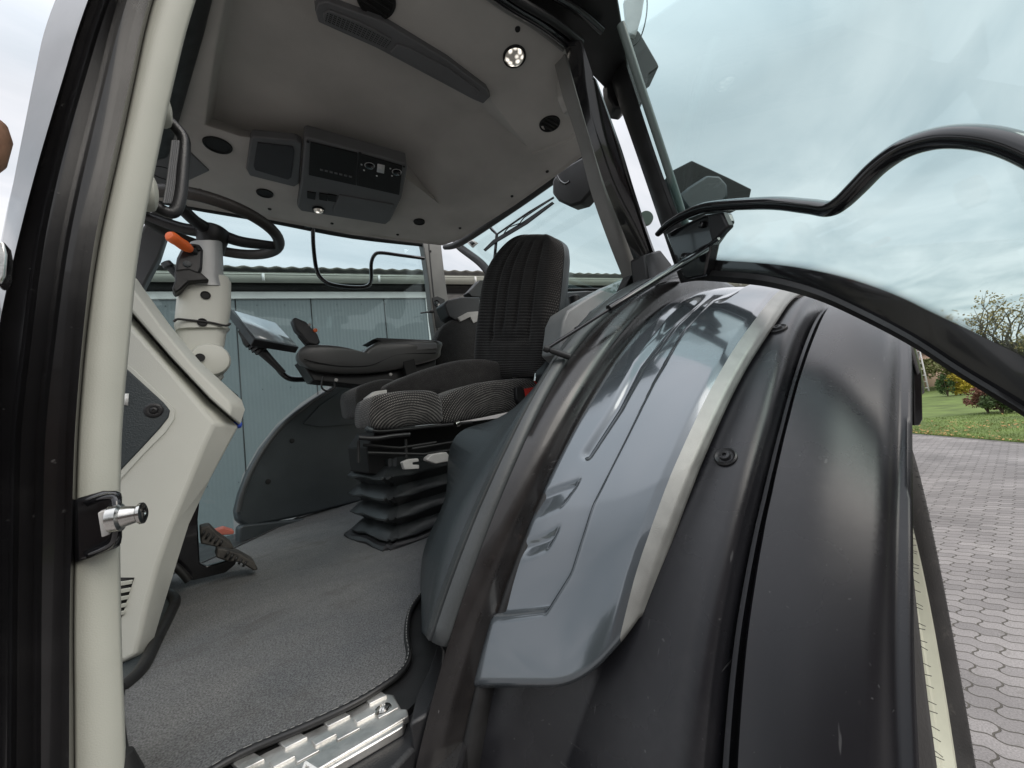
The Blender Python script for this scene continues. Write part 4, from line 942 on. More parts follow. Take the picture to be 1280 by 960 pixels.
# ================================================================== ARMREST CONSOLE, JOYSTICK, TABLET
YA = 1.72
arm = pillow('armrest_console', P([(372, 442), (380, 433), (402, 431), (426, 434), (446, 444), (460, 434), (473, 427), (490, 425), (548, 426), (551, 438), (545, 449), (500, 461), (465, 466), (430, 467), (395, 463), (378, 454)], Y=YA), .022, (0, .15, 0), mat('armrest_plastic', (.07, .07, .068), .33, bump=.15, bscale=500, var=.1), T, n=4)
tag(arm, 'dark grey armrest console with a joystick and wrist pad')
tube('armrest_seam', [A(x, y, Y=YA-.019) for x, y in ((380, 449), (400, 454), (430, 458), (462, 457), (480, 450), (500, 443), (545, 441))], .0028, M['void'], arm, 8, 5)
slab('armrest_cover', P([(476, 430), (490, 428), (546, 429), (547, 436), (500, 440), (482, 446), (470, 451), (462, 450)], Y=YA-.020), (0, .02, 0), M['slatepl'], arm, .005)
slab('armrest_base', P([(375, 450), (420, 468), (470, 467), (505, 455), (545, 448), (545, 470), (520, 482), (450, 482), (392, 476)], Y=YA+.03), (0, .12, 0), M['rubber'], arm, .006)
slab('wrist_pad', P([(466, 424), (472, 422), (545, 425), (550, 429), (544, 431), (480, 428)], Y=YA-.012), (0, .15, 0), M['black'], arm, .004)
for (x, y) in ((493, 437), (420, 475), (488, 468)): lathe('armrest_knob', A(x, y, Y=YA-.015), (0, -1, 0), [(0, .008), (.006, .007), (.006, 0)], M['ltgrey'], arm, 12)
slab('cable_clamp', P([(504, 452), (518, 448), (522, 466), (508, 470)], Y=YA-.02), (0, .05, 0), M['void'], arm, .003)
jb = slab('joystick', P([(365, 399), (369, 396), (383, 402), (390, 410), (397, 417), (401, 428), (396, 432), (386, 430), (376, 418), (370, 412)], Y=YA+.02), (0, .05, 0), M['black'], arm, .007)
slab('joystick_neck', P([(372, 412), (378, 410), (390, 428), (384, 432), (374, 420)], Y=YA+.035), (0, .03, 0), M['rubber'], jb, .004)
lathe('joystick_button', A(394, 413, Y=YA+.018), (0, -1, 0), [(0, .009), (.006, .008), (.007, 0)], M['orange'], jb, 14)
lathe('joystick_key', A(387, 406, Y=YA+.018), (0, -1, 0), [(0, .007), (.004, .006), (.004, 0)], M['ltgrey'], jb, 12)
for x, c in ((428, 'orange'), (434, 'black'), (440, 'blue')):
    lathe('thumb_switch', A(x, 443, Y=YA+.04), (0, -.2, 1), [(0, .009), (.015 if c != 'black' else .028, .008), (.018 if c != 'black' else .031, .003)], M[c], arm, 12)
# tablet terminal
tq = [A(288, 386, d=1.62), A(345, 403, d=1.78), A(374, 434, d=1.72), A(318, 424, d=1.52)]
tn = (tq[1]-tq[0]).cross(tq[3]-tq[0]).normalized()
if tn.z > 0: tn = -tn
tab = slab('terminal', tq, tn*.035, M['black'], arm, .004)
tc_ = sum(tq, Vector())/4
slab('terminal_screen', [tc_+(p-tc_)*.90-tn*.002 for p in tq], tn*.004, M['screen'], tab, 0)
lathe('terminal_joint', A(312, 424, d=1.60), A(352, 464, d=1.66)-A(312, 424, d=1.60), [(-.05, .012), (-.02, .022), (0, .032), (.02, .034), (.024, .028), (.034, .034), (.038, .027), (.05, .032), (.054, .025), (.066, .028), (.07, .02), (.12, .016), (.19, .013)], M['rubber'], tab, 20)
tube('terminal_arm', [A(x, y, d=d_) for x, y, d_ in ((345, 456, 1.66), (352, 466, 1.68), (362, 473, 1.70), (378, 474, 1.74), (400, 472, 1.80), (430, 470, 1.86))], .013, M['gloss'], tab, 14, 6)
tube('cable_loop', [A(x, y, Y=YA) for x, y in ((404, 470), (402, 484), (410, 489), (418, 484), (417, 474))], .004, M['rubber'], arm, 8, 5)
# passenger seat and its head part beyond the driver's seat
ps = pillow('passenger_seat', P([(543, 455), (545, 425), (556, 405), (575, 397), (600, 397), (640, 400), (640, 470), (590, 458), (560, 458)], Y=1.78), .03, (0, .1, 0), M['fabricd'], T, uvmode='flat')
tag(ps, 'small black folding passenger seat behind the armrest')
slab('seat_handle', P([(555, 380), (560, 375), (575, 371), (600, 371), (600, 390), (590, 396), (572, 402), (561, 396)], Y=1.76), (0, .10, 0), M['black'], ps, .008)
slab('handle_bracket', P([(572, 397), (585, 390), (600, 389), (600, 400), (592, 404), (588, 396), (576, 402)], Y=1.75), (0, .02, 0), M['ltgrey'], ps, .002)
slab('headrest_shroud', P([(585, 366), (600, 350), (606, 350), (606, 372), (590, 371)], Y=1.80), (0, .06, 0), M['rubber'], ps, .005)
# ================================================================== FAR SIDE: pillars, window, handrail, glass
YFar = 2.06
fp = slab('far_rear_pillar', P([(526, 292), (532, 288), (541, 290), (551, 300), (555, 335), (560, 375), (567, 412), (562, 425), (545, 426), (541, 400), (536, 350), (530, 310)], Y=YFar), (0, .06, 0), M['grey'], T, .006)
tag(fp, 'grey far rear pillar with a small round speaker')
slab('speaker_cover', P([(540, 372), (547, 370), (556, 374), (559, 408), (545, 410)], Y=YFar-.004), (0, .02, 0), M['black'], fp, .003)
ring3('speaker_ring', 546, 378, A(546, 378, Y=YFar).z, .001, .0005, M['black'], fp)
lathe('speaker_dial', A(546, 379, Y=YFar-.006), (0, -1, 0), [(0, .022), (.004, .020), (.002, .012), (.006, .010), (.006, 0)], M['gloss'], fp, 20)
lathe('belt_bolt', A(538, 314, Y=YFar-.002), (0, -1, 0), [(0, .008), (.003, .007), (.003, 0)], M['void'], fp, 10)
slab('far_front_pillar', P([(190, 262), (216, 262), (213, 280), (200, 320), (184, 350), (150, 420), (130, 420), (170, 300)], Y=2.0), (0, .08, 0), M['slatepl'], T, .008)
tube('window_seal', P([(534, 296), (537, 330), (542, 380), (547, 426)], Y=YFar+.01), .012, M['rubber'], T, 10, 4)
hdr = P([(120, 224), (160, 240), (229, 256), (337, 275), (440, 295), (534, 306)], Y=YFar+.02)
tube('window_header', hdr, .016, M['rubber'], T, 10, 4)
hr = tube('far_handrail', P([(391, 282), (392, 310), (396, 338), (404, 350), (416, 356), (440, 359), (458, 358), (464, 350), (464, 330), (468, 319), (476, 316), (500, 319), (530, 323)], Y=YFar-.01), .0105, M['gloss'], T, 12, 5)
slab('handrail_foot', P([(381, 276), (404, 279), (402, 285), (382, 282)], Y=YFar-.02), (0, .03, 0), M['black'], hr, .003)
slab('far_window_glass', P([(205, 240), (337, 268), (534, 300), (540, 380), (547, 424), (440, 468), (406, 484), (376, 504), (346, 530), (322, 560), (303, 594), (292, 640), (292, 690), (140, 720), (120, 400)], Y=YFar+.05), (0, .005, 0), M['glass2'], T, 0)
lathe('window_latch', A(541, 389, Y=YFar), A(522, 392, Y=YFar)-A(541, 389, Y=YFar), [(0, .012), (.02, .010), (.03, .005), (.09, .005), (.095, 0)], M['black'], T, 10)
# rear opening: frame, opened rear window with wiper, wiper motor
XR = 1.75
rf = tube('rear_window_frame', [A(x, y, X=XR) for x, y in ((614, 345), (600, 328), (574, 308), (571, 299), (578, 292), (606, 273), (660, 240), (705, 212), (745, 190))], [.03]*9, M['rubber'], T, 12, 5)
tag(rf, 'black frame of the tilted-open rear window')
slab('rear_glass', [A(x, y, X=XR+.12) for x, y in ((574, 304), (606, 275), (660, 242), (748, 190), (800, 340), (790, 420), (700, 420), (610, 345))], (.006, 0, 0), M['glass'], rf, 0)
tube('frame_stay', [A(x, y, X=XR+.08) for x, y in ((607, 277), (616, 288), (621, 293), (618, 326))], .012, M['gloss'], rf, 10, 1)
tube('lower_rail', [A(x, y, X=XR+.08) for x, y in ((621, 293), (660, 266), (692, 247))], .007, M['black'], rf, 8, 1)
slab('wiper_blade', [A(x, y, X=XR+.06) for x, y in ((604, 312), (616, 300), (655, 276), (690, 252), (692, 254), (658, 280), (618, 304), (606, 314))], (.01, 0, 0), M['rubber'], rf, .001)
tube('wiper_arm', [A(x, y, X=XR+.05) for x, y in ((630, 292), (636, 284), (650, 279), (655, 272), (688, 250))], .004, M['black'], rf, 8, 2)
slab('window_sticker', [A(x, y, X=XR+.115) for x, y in ((583, 303), (590, 299), (598, 304), (591, 310))], (.001, 0, 0), M['white'], rf, 0)
slab('sticker_print', [A(x, y, X=XR+.113) for x, y in ((586, 303), (590, 301), (594, 304), (590, 307))], (.001, 0, 0), M['rubber'], rf, 0)
tube('rear_header', [A(x, y, X=1.62) for x, y in ((556, 309), (576, 303), (642, 258), (701, 216), (746, 184))], [.02, .026, .03, .03, .03], M['rubber'], T, 10, 4)
wm = slab('wiper_motor', P([(690, 226), (697, 215), (712, 205), (738, 190), (748, 200), (748, 228), (738, 240), (726, 254), (712, 258), (697, 251), (690, 242)], X=1.50), (.08, 0, 0), M['rubber'], T, .012)
tube('coat_hook', P([(691, 203), (694, 214), (699, 225), (706, 230), (712, 227)], X=1.46), .006, M['gloss'], T, 10, 5)
slab('rear_quarter_trim', P([(704, 402), (710, 388), (735, 372), (770, 353), (800, 342), (806, 350), (812, 372), (790, 385), (760, 402), (735, 430), (712, 452), (700, 440)], Y=.90), (0, .1, 0), M['quarter'], T, .008)
slab('quarter_glass', P([(752, 362), (774, 350), (804, 338), (812, 345), (812, 366), (786, 372)], Y=.86), (0, .006, 0), M['glass'], T, 0)
slab('rear_shelf', P([(690, 366), (760, 362), (790, 372), (740, 420), (700, 430), (680, 430)], X=1.70), (.05, 0, 0), M['quarter'], T, .006)
lathe('shelf_knob', A(718, 374, X=1.62), (0, 0, 1), [(-.03, .028), (.012, .03), (.018, .026), (.018, 0)], M['rubber'], T, 18)
tube('rear_shelf_seal', P([(690, 363), (720, 362), (760, 362)], X=1.66), .008, M['rubber'], T, 8, 3)
slab('inner_side_trim', P([(680, 466), (690, 440), (702, 420), (722, 428), (712, 450), (697, 468), (684, 476)], Y=1.06), (0, .06, 0), M['teal'], T, .01)

# ================================================================== SETTING
# ground: wavy block paving
def ground_mat():
    m = bpy.data.materials.new('block_paving'); m.use_nodes = True; nt = m.node_tree; N = nt.nodes; L = nt.links; b = N['Principled BSDF']
    tc = N.new('ShaderNodeTexCoord'); mp = N.new('ShaderNodeMapping'); mp.inputs['Rotation'].default_value = (0, 0, R(-84)); L.new(tc.outputs['Object'], mp.inputs[0])
    sp = N.new('ShaderNodeSeparateXYZ'); L.new(mp.outputs[0], sp.inputs[0])
    def mth(op, a, c=None, d=None):
        n = N.new('ShaderNodeMath'); n.operation = op
        for i, q in enumerate((a, c, d)):
            if q is None: continue
            if isinstance(q, (int, float)): n.inputs[i].default_value = q
            else: L.new(q, n.inputs[i])
        return n.outputs[0]
    X, Yv = sp.outputs[0], sp.outputs[1]
    x2 = mth('ADD', X, mth('MULTIPLY', mth('SINE', mth('MULTIPLY', Yv, 2*math.pi/.115)), .010))
    y2 = mth('ADD', Yv, mth('MULTIPLY', mth('SINE', mth('MULTIPLY', X, 2*math.pi/.1125)), .012))
    cb = N.new('ShaderNodeCombineXYZ'); L.new(x2, cb.inputs[0]); L.new(y2, cb.inputs[1])
    br = N.new('ShaderNodeTexBrick'); L.new(cb.outputs[0], br.inputs['Vector']); br.inputs['Scale'].default_value = 1
    br.inputs['Brick Width'].default_value = .225; br.inputs['Row Height'].default_value = .115; br.inputs['Mortar Size'].default_value = .0055; br.inputs['Mortar Smooth'].default_value = .35; br.offset = .5
    br.inputs['Color1'].default_value = (.225, .208, .20, 1); br.inputs['Color2'].default_value = (.305, .282, .27, 1); br.inputs['Mortar'].default_value = (.10, .09, .075, 1)
    n1 = N.new('ShaderNodeTexNoise'); n1.inputs['Scale'].default_value = .9; n1.inputs['Detail'].default_value = 6; L.new(tc.outputs['Object'], n1.inputs['Vector'])
    n2 = N.new('ShaderNodeTexNoise'); n2.inputs['Scale'].default_value = 120; n2.inputs['Detail'].default_value = 3; L.new(tc.outputs['Object'], n2.inputs['Vector'])
    def mul(a, f, lo, hi):
        r_ = N.new('ShaderNodeMapRange'); r_.inputs[1].default_value = .3; r_.inputs[2].default_value = .7; r_.inputs[3].default_value = lo; r_.inputs[4].default_value = hi; L.new(f, r_.inputs[0])
        m_ = N.new('ShaderNodeMix'); m_.data_type = 'RGBA'; m_.blend_type = 'MULTIPLY'; m_.inputs[0].default_value = 1; L.new(a, m_.inputs[6]); L.new(r_.outputs[0], m_.inputs[7]); return m_.outputs[2]
    c = mul(br.outputs['Color'], n1.outputs['Fac'], .72, 1.22); c = mul(c, n2.outputs['Fac'], .78, 1.22)
    n4 = N.new('ShaderNodeTexNoise'); n4.inputs['Scale'].default_value = 5; n4.inputs['Detail'].default_value = 8; n4.inputs['Roughness'].default_value = .75; L.new(tc.outputs['Object'], n4.inputs['Vector'])
    r4 = N.new('ShaderNodeMapRange'); r4.inputs[1].default_value = .58; r4.inputs[2].default_value = .72; r4.inputs[4].default_value = .6; L.new(n4.outputs['Fac'], r4.inputs[0])
    m4 = N.new('ShaderNodeMix'); m4.data_type = 'RGBA'; m4.inputs[7].default_value = (.13, .12, .10, 1); L.new(r4.outputs[0], m4.inputs[0]); L.new(c, m4.inputs[6]); c = m4.outputs[2]
    L.new(c, b.inputs['Base Color']); b.inputs['Roughness'].default_value = .85
    bp = N.new('ShaderNodeBump'); bp.inputs['Strength'].default_value = 1; bp.inputs['Distance'].default_value = .006
    h = mth('SUBTRACT', mth('MULTIPLY', n2.outputs['Fac'], .25), br.outputs['Fac']); L.new(h, bp.inputs['Height']); L.new(bp.outputs[0], b.inputs['Normal'])
    return m
def sheet(name, pts, m, kind='structure', z=None):
    me = bpy.data.meshes.new(name); me.from_pydata([tuple(p) for p in pts], [], [tuple(range(len(pts)))]); o = link(name, me, m, None, False); tag(o, kind=kind); return o
grass_m = mat('lawn_soil', (.10, .13, .03), .95, 0, .8, 40, .4, 1.5)
sheet('ground', [(-300, -300, -.004), (300, -300, -.004), (300, 300, -.004), (-300, 300, -.004)], grass_m)
g0 = A(1140, 543, Z=0); g1 = A(1290, 556, Z=0); gd = (g1-g0).normalized(); gnm = Vector((-gd.y, gd.x, 0))
if gnm.dot(g0) < 0: gnm = -gnm
q0, q1 = g0-gd*60, g0+gd*60
pav = sheet('pavement', [q0, q1, q1-gnm*90, q0-gnm*90], ground_mat())
kb = slab('kerb', [q0+Vector((0, 0, .01)), q1+Vector((0, 0, .01)), q1+gnm*.08+Vector((0, 0, .01)), q0+gnm*.08+Vector((0, 0, .01))], (0, 0, -.2), mat('kerb_stone', (.2, .19, .17), .9, var=.2), None, .005); tag(kb, kind='structure')
# lawn: rolling sheet with blades and fallen leaves
def lawn_z(x, y): return .02+.12*sm(0, 12, (Vector((x, y, 0))-g0).dot(gnm))+.05*math.sin(x*.5)*math.cos(y*.4)*sm(1, 5, (Vector((x, y, 0))-g0).dot(gnm))
rows = []
for i in range(40):
    rows.append([])
    for j in range(60):
        p = g0+gnm*(.08+i**1.25*.45)+gd*(-20+j*.8); rows[-1].append(Vector((p.x, p.y, lawn_z(p.x, p.y))))
lawn = grid('lawn_ground', rows, mat('mown_lawn', (.115, .165, .035), .9, 0, .8, 30, .35, 1.2), None); tag(lawn, kind='structure')
vs, fs = [], []; rnd = random.Random(3)
for k in range(60000):
    a = rnd.random()**1.7*16; s_ = rnd.uniform(-3, 10); p = g0+gnm*(.1+a)+gd*s_; z = lawn_z(p.x, p.y); h = rnd.uniform(.02, .05); an = rnd.uniform(0, 6.28); w = .004+a*.0006
    d_ = Vector((math.cos(an), math.sin(an), 0)); b = len(vs); vs += [Vector((p.x, p.y, z))-d_*w, Vector((p.x, p.y, z))+d_*w, Vector((p.x, p.y, z+h))+Vector((rnd.uniform(-.02, .02), rnd.uniform(-.02, .02), 0))]; fs.append((b, b+1, b+2))
me = bpy.data.meshes.new('grass'); me.from_pydata(vs, [], fs); tag(link('grass', me, mat('grass_blade', (.15, .21, .045), .8, var=.4, vscale=2), None, False), 'short green grass growing on the lawn', 'grass', kind='stuff')
vs, fs = [], []
for k in range(5200):
    a = rnd.random()**2.0*11; s_ = rnd.uniform(-2, 9); p = g0+gnm*(.1+a)+gd*s_
    if math.sin(p.x*1.7+1)*math.sin(p.y*1.3)+rnd.uniform(-1, 1) < 0: continue
    z = lawn_z(p.x, p.y)+.03; an = rnd.uniform(0, 6.28); r_ = rnd.uniform(.02, .045); u_ = Vector((math.cos(an), math.sin(an), rnd.uniform(-.5, .5)))*r_; w_ = Vector((-math.sin(an), math.cos(an), rnd.uniform(-.5, .5)))*r_*.6; b = len(vs); c0 = Vector((p.x, p.y, z)); vs += [c0-u_, c0-w_, c0+u_, c0+w_]; fs.append((b, b+1, b+2, b+3))
me = bpy.data.meshes.new('fallen_leaves'); me.from_pydata(vs, [], fs); tag(link('fallen_leaves', me, mat('dry_leaf', (.38, .22, .08), .8, var=.5, vscale=8), None, False), 'brown fallen leaves scattered over the lawn near the paving', 'leaves', kind='stuff')
# leaf crown helper
def leafcloud(cen, rx, ry, rz, n, size, rnd, squash=.0, shell=.6):
    vs, fs = [], []; cl = [(Vector((rnd.gauss(0, .5), rnd.gauss(0, .5), rnd.gauss(0, .45))), rnd.uniform(.25, .5)) for _ in range(22)]
    for _ in range(n):
        c_, r_ = rnd.choice(cl); v = Vector((rnd.gauss(0, 1), rnd.gauss(0, 1), rnd.gauss(0, 1))).normalized()*r_*rnd.random()**.4; q = c_+v
        if q.length > 1.15: continue
        p = cen+Vector((q.x*rx, q.y*ry, q.z*rz)); a = Vector((rnd.gauss(0, 1), rnd.gauss(0, 1), rnd.gauss(0, 1))).normalized(); b_ = a.cross(Vector((rnd.gauss(0, 1), rnd.gauss(0, 1), rnd.gauss(0, 1)))).normalized(); s_ = size*rnd.uniform(.6, 1.3)
        k = len(vs); vs += [p-a*s_, p-b_*s_*.5, p+a*s_, p+b_*s_*.5]; fs.append((k, k+1, k+2, k+3))
    return vs, fs
def ATg(px, d): p = A(px, 470, d=d); return Vector((p.x, p.y, 0))
# bare autumn tree behind the lawn
def tree(px, d, topy, spread, name, label, leafn, seed, lcol):
    base = ATg(px, d); rnd = random.Random(seed); H = A(px, topy, d=d).z; root = empty(name, base); bpy.context.view_layer.update(); tag(root, label, 'tree')
    vs, fs = [], []; tips = []
    def br_(p, dr, l, r_, lev):
        n = 5; pts = [p]; q = p.copy(); d_ = dr.copy()
        for i in range(n):
            d_ = (d_+Vector((rnd.gauss(0, .13), rnd.gauss(0, .13), rnd.gauss(0, .09)))+Vector((0, 0, .05))).normalized(); q = q+d_*l/n; pts.append(q.copy())
        v_, f_ = tube_data(pts, [lerp(r_, r_*.5, i/n) for i in range(n+1)], 5 if lev > 1 else 8); b = len(vs); vs.extend(v_); fs.extend(tuple(b+i for i in f) for f in f_)
        if lev >= 5: tips.extend(pts[2:]); return
        for k in range(3 if lev < 2 else rnd.choice((2, 3, 3))):
            i = rnd.randint(2, n) if k else n; ang_ = rnd.uniform(0, 6.28); sp2 = rnd.uniform(.35, .85); t = pts[i]; dd_ = (pts[i]-pts[i-1]).normalized()
            s1_ = dd_.cross(Vector((math.cos(ang_), math.sin(ang_), .3))).normalized(); br_(t, (dd_+s1_*sp2).normalized(), l*rnd.uniform(.62, .82), max(.008, r_*.55), lev+1)
    br_(base, Vector((0, 0, 1)), H*.30, H*.028, 0)
    me = bpy.data.meshes.new('trunk'); me.from_pydata([v-base for v in vs], [], fs); link('trunk', me, mat('bark', (.16, .13, .10), .9, var=.3), root)
    vs, fs = [], []
    for _ in range(leafn):
        p = rnd.choice(tips)+Vector((rnd.gauss(0, .15), rnd.gauss(0, .15), rnd.gauss(0, .15))); a = Vector((rnd.gauss(0, 1), rnd.gauss(0, 1), rnd.gauss(0, 1))).normalized(); b_ = a.orthogonal().normalized(); s_ = rnd.uniform(.04, .08); k = len(vs)
        vs += [p-a*s_, p-b_*s_*.6, p+a*s_, p+b_*s_*.6]; fs.append((k, k+1, k+2, k+3))
    me = bpy.data.meshes.new('crown'); me.from_pydata([v-base for v in vs], [], fs); link('crown', me, mat('autumn_leaf', lcol, .8, var=.4, vscale=5), root, False)
tree(1262, 17, 322, 1, 'deciduous_tree', 'nearly bare autumn tree with a few yellow-brown leaves, seen through the door glass', 1000, 5, (.33, .24, .09))
def shrub(name, label, px, d, y0, y1, hw, n, col_, seed, size=.06):
    base = ATg(px, d); base.z = lawn_z(base.x, base.y) if d < 25 else 0; z1 = A(px, y0, d=d).z; rnd = random.Random(seed); rx = hw/465*d; root = empty(name, base); bpy.context.view_layer.update(); tag(root, label, 'shrub')
    H = max(.5, z1-base.z); vs, fs = leafcloud(Vector((0, 0, H*.55)), rx, rx, H*.48, n, size, rnd)
    me = bpy.data.meshes.new('crown'); me.from_pydata(vs, [], fs); link('crown', me, mat(name+'_leaf', col_, .8, var=.45, vscale=4), root, False)
    vs, fs = [], []
    for k in range(9):
        a = rnd.uniform(0, 6.28); q = [Vector((0, 0, 0)), Vector((math.cos(a)*rx*.25, math.sin(a)*rx*.25, H*.35)), Vector((math.cos(a)*rx*.6, math.sin(a)*rx*.6, H*.8))]; v_, f_ = tube_data(q, [.02, .014, .005], 5); b = len(vs); vs += v_; fs += [tuple(b+i for i in f) for f in f_]
    me = bpy.data.meshes.new('stem'); me.from_pydata(vs, [], fs); link('stem', me, mat('shrub_stem', (.12, .09, .06), .9), root)
shrub('yellow_shrub', 'yellow-leaved round shrub at the far end of the lawn by the brick wall', 1196, 19, 466, 487, 14, 2600, (.50, .40, .05), 2, .07)
shrub('green_shrub', 'small dark green clipped shrub left of the yellow one', 1180, 19, 470, 487, 8, 1800, (.06, .11, .03), 3, .05)
shrub('red_shrub', 'low reddish-brown spreading shrub on the lawn below the door edge', 1226, 13, 484, 505, 16, 2400, (.20, .09, .06), 4, .05)
shrub('low_shrub', 'low dark green shrub beside the reddish one on the lawn', 1244, 12.5, 488, 511, 17, 2600, (.07, .11, .035), 6, .05)
for i, (px, d, y0, hw, c, lb) in enumerate(((1225, 24, 432, 60, (.14, .15, .05), 'tall olive-green hedge bush under the bare tree'), (1290, 22, 425, 55, (.20, .17, .06), 'broad yellow-green bush right of the bare tree trunk'))):
    shrub('hedge_bush', lb, px, d, y0, 480, hw, 9000, c, 20+i, .11)
# brick house end behind the lawn
def brickm(name, c1_, c2_, mo_, bw_, bh_):
    m = bpy.data.materials.new(name); m.use_nodes = True; N = m.node_tree.nodes; L = m.node_tree.links; b = N['Principled BSDF']; tc = N.new('ShaderNodeTexCoord'); br = N.new('ShaderNodeTexBrick')
    mp = N.new('ShaderNodeMapping'); mp.inputs['Rotation'].default_value = (R(90), 0, 0); L.new(tc.outputs['Object'], mp.inputs[0]); L.new(mp.outputs[0], br.inputs['Vector']); br.inputs['Scale'].default_value = 1; br.inputs['Brick Width'].default_value = bw_; br.inputs['Row Height'].default_value = bh_; br.inputs['Mortar Size'].default_value = .01
    br.inputs['Color1'].default_value = (*c1_, 1); br.inputs['Color2'].default_value = (*c2_, 1); br.inputs['Mortar'].default_value = (*mo_, 1); L.new(br.outputs['Color'], b.inputs['Base Color']); b.inputs['Roughness'].default_value = .9; return m
hb = ATg(1150, 27); he = ATg(1205, 30); hdv = (he-hb).normalized(); hnv = Vector((-hdv.y, hdv.x, 0))
if hnv.dot(hb) < 0: hnv = -hnv
root = empty('brick_house', hb-hdv*9); bpy.context.view_layer.update(); tag(root, 'salmon brick house with a tiled gable roof far behind the lawn', 'house')
A0 = hb-hdv*9; A1 = he+hdv*.2; zz0 = Vector((0, 0, 1))
slab('wall', [A0, A1, A1+zz0*2.9, A0+zz0*2.9], hnv*8, brickm('salmon_brick', (.45, .27, .20), (.52, .33, .25), (.42, .36, .3), .22, .075), root, 0)
slab('roof', [A0-hnv*.4+zz0*2.8, A0+hnv*4+zz0*5.6, A0+hnv*8.4+zz0*2.8], (A1-A0), mat('roof_tile', (.12, .06, .045), .8, bump=.5, bscale=20, var=.3), root, .02)
w0 = A0+hdv*4+zz0*1.0-hnv*.02; wf = slab('window', [w0, w0+hdv*1.3, w0+hdv*1.3+zz0*1.3, w0+zz0*1.3], hnv*.06, M['white'], root, .01)
slab('pane', [w0+hdv*.08+zz0*.08-hnv*.01, w0+hdv*1.22+zz0*.08-hnv*.01, w0+hdv*1.22+zz0*1.22-hnv*.01, w0+hdv*.08+zz0*1.22-hnv*.01], hnv*.02, M['gloss'], wf, 0)
# ladder leaning on the house
lb0, lb1 = A(1149, 489, d=22), A(1161, 489, d=22); lt0, lt1 = A(1141, 436, d=23.5), A(1149, 436, d=23.5)
ld = empty('ladder', (lb0+lb1)/2); bpy.context.view_layer.update(); tag(ld, 'aluminium ladder leaning at the end of the lawn beside the fender', 'ladder')
for a, b_ in ((lb0, lt0), (lb1, lt1)): tube('rail', [a, b_], .045, M['ltgrey'], ld, 6, 1)
for k in range(7): t = (k+.5)/7; tube('rung', [lb0.lerp(lt0, t), lb1.lerp(lt1, t)], .03, M['ltgrey'], ld, 6, 1)
# ================================================================== METAL CLAD SHED behind the tractor
wd = Vector((math.sin(R(112)), math.cos(R(112)), 0)); wnrm = Vector((-wd.y, wd.x, 0))
if wnrm.y < 0: wnrm = -wnrm
B0 = A(400, 370, d=5.0); B0 = Vector((B0.x, B0.y, 0))
def W(px, py, o=0): return onplane(px, py, B0-wnrm*o, wnrm)
zt = W(400, 370).z
shed = empty('shed', B0); bpy.context.view_layer.update(); tag(shed, 'grey ribbed metal shed with a corrugated roof and gutter behind the tractor', 'shed')
def wx(px): p = W(px, 370); return (p-B0).dot(wd)
def WB(s_, z, o=0): return B0+wd*s_-wnrm*o+Vector((0, 0, z))
sL, sR = -9, wx(533)
def ribm():
    m = bpy.data.materials.new('ribbed_cladding'); m.use_nodes = True; N = m.node_tree.nodes; L = m.node_tree.links; b = N['Principled BSDF']; uv = N.new('ShaderNodeTexCoord')
    b.inputs['Base Color'].default_value = (.20, .245, .25, 1); b.inputs['Roughness'].default_value = .5
    n = N.new('ShaderNodeTexNoise'); n.inputs['Scale'].default_value = 1.5; n.inputs['Detail'].default_value = 5; L.new(uv.outputs['Object'], n.inputs['Vector'])
    mx = N.new('ShaderNodeMix'); mx.data_type = 'RGBA'; mx.inputs[6].default_value = (.15, .172, .176, 1); mx.inputs[7].default_value = (.175, .20, .204, 1); L.new(n.outputs['Fac'], mx.inputs[0]); L.new(mx.outputs[2], b.inputs['Base Color']); return m
cols_, k = [], 0
vs, fs = [], []; s_ = sL; pitch = .042
while s_ < sR-.02:
    for (ds, o_) in ((0, 0), (.012, .0015), (.022, .0015), (.032, 0)): vs += [WB(s_+ds, 0, o_), WB(s_+ds, zt, o_)]
    s_ += pitch
for i in range(len(vs)//2-1): fs.append((2*i, 2*i+2, 2*i+3, 2*i+1))
from_py('wall', vs, fs, ribm(), shed, False)
slab('side_wall', [WB(sL, 0, -.02), WB(sR, 0, -.02), WB(sR, zt, -.02), WB(sL, zt, -.02)], wnrm*6, M['tealgrey'], shed, 0)
for px in (287, 382, 474): s1_ = wx(px)+.05; slab('panel_joint', [WB(s1_, 0, .006), WB(s1_+.012, 0, .006), WB(s1_+.012, zt, .006), WB(s1_, zt, .006)], wnrm*.004, M['rubber'], shed, 0)
vs, fs = [], []
for zz_ in (zt-.12, zt-1.2, zt-2.3):
    for k in range(40):
        c_ = WB(-6+k*.31, zz_, .006); b_ = len(vs); vs += [c_+wd*(.007*math.cos(q*1.047))+Vector((0, 0, .007*math.sin(q*1.047))) for q in range(6)]; fs.append(tuple(range(b_, b_+6)))
from_py('cladding_screws', vs, fs, M['tealgrey'], shed)['kind'] = 'stuff'
slab('corner_trim', [WB(sR-.02, 0, .015), WB(sR+.09, 0, .015), WB(sR+.09, zt, .015), WB(sR-.02, zt, .015)], wnrm*.05, M['white'], shed, .003)
slab('annexe_wall', [WB(sR+.09, 0, -.03), WB(sR+9, 0, -.03), WB(sR+9, zt-.05, -.03), WB(sR+.09, zt-.05, -.03)], wnrm*.1, M['ltgrey'], shed, 0)
slab('top_flashing', [WB(sL, zt-.04, .03), WB(sR+.09, zt-.04, .03), WB(sR+.09, zt+.05, .03), WB(sL, zt+.05, .03)], wnrm*.05, M['white'], shed, .004)
slab('soffit', [WB(sL, zt+.05, .0), WB(sR+9, zt+.05, .0), WB(sR+9, zt+.22, .0), WB(sL, zt+.22, .0)], wnrm*.1, M['rubber'], shed, 0)
gut = M['cream']
rows = []
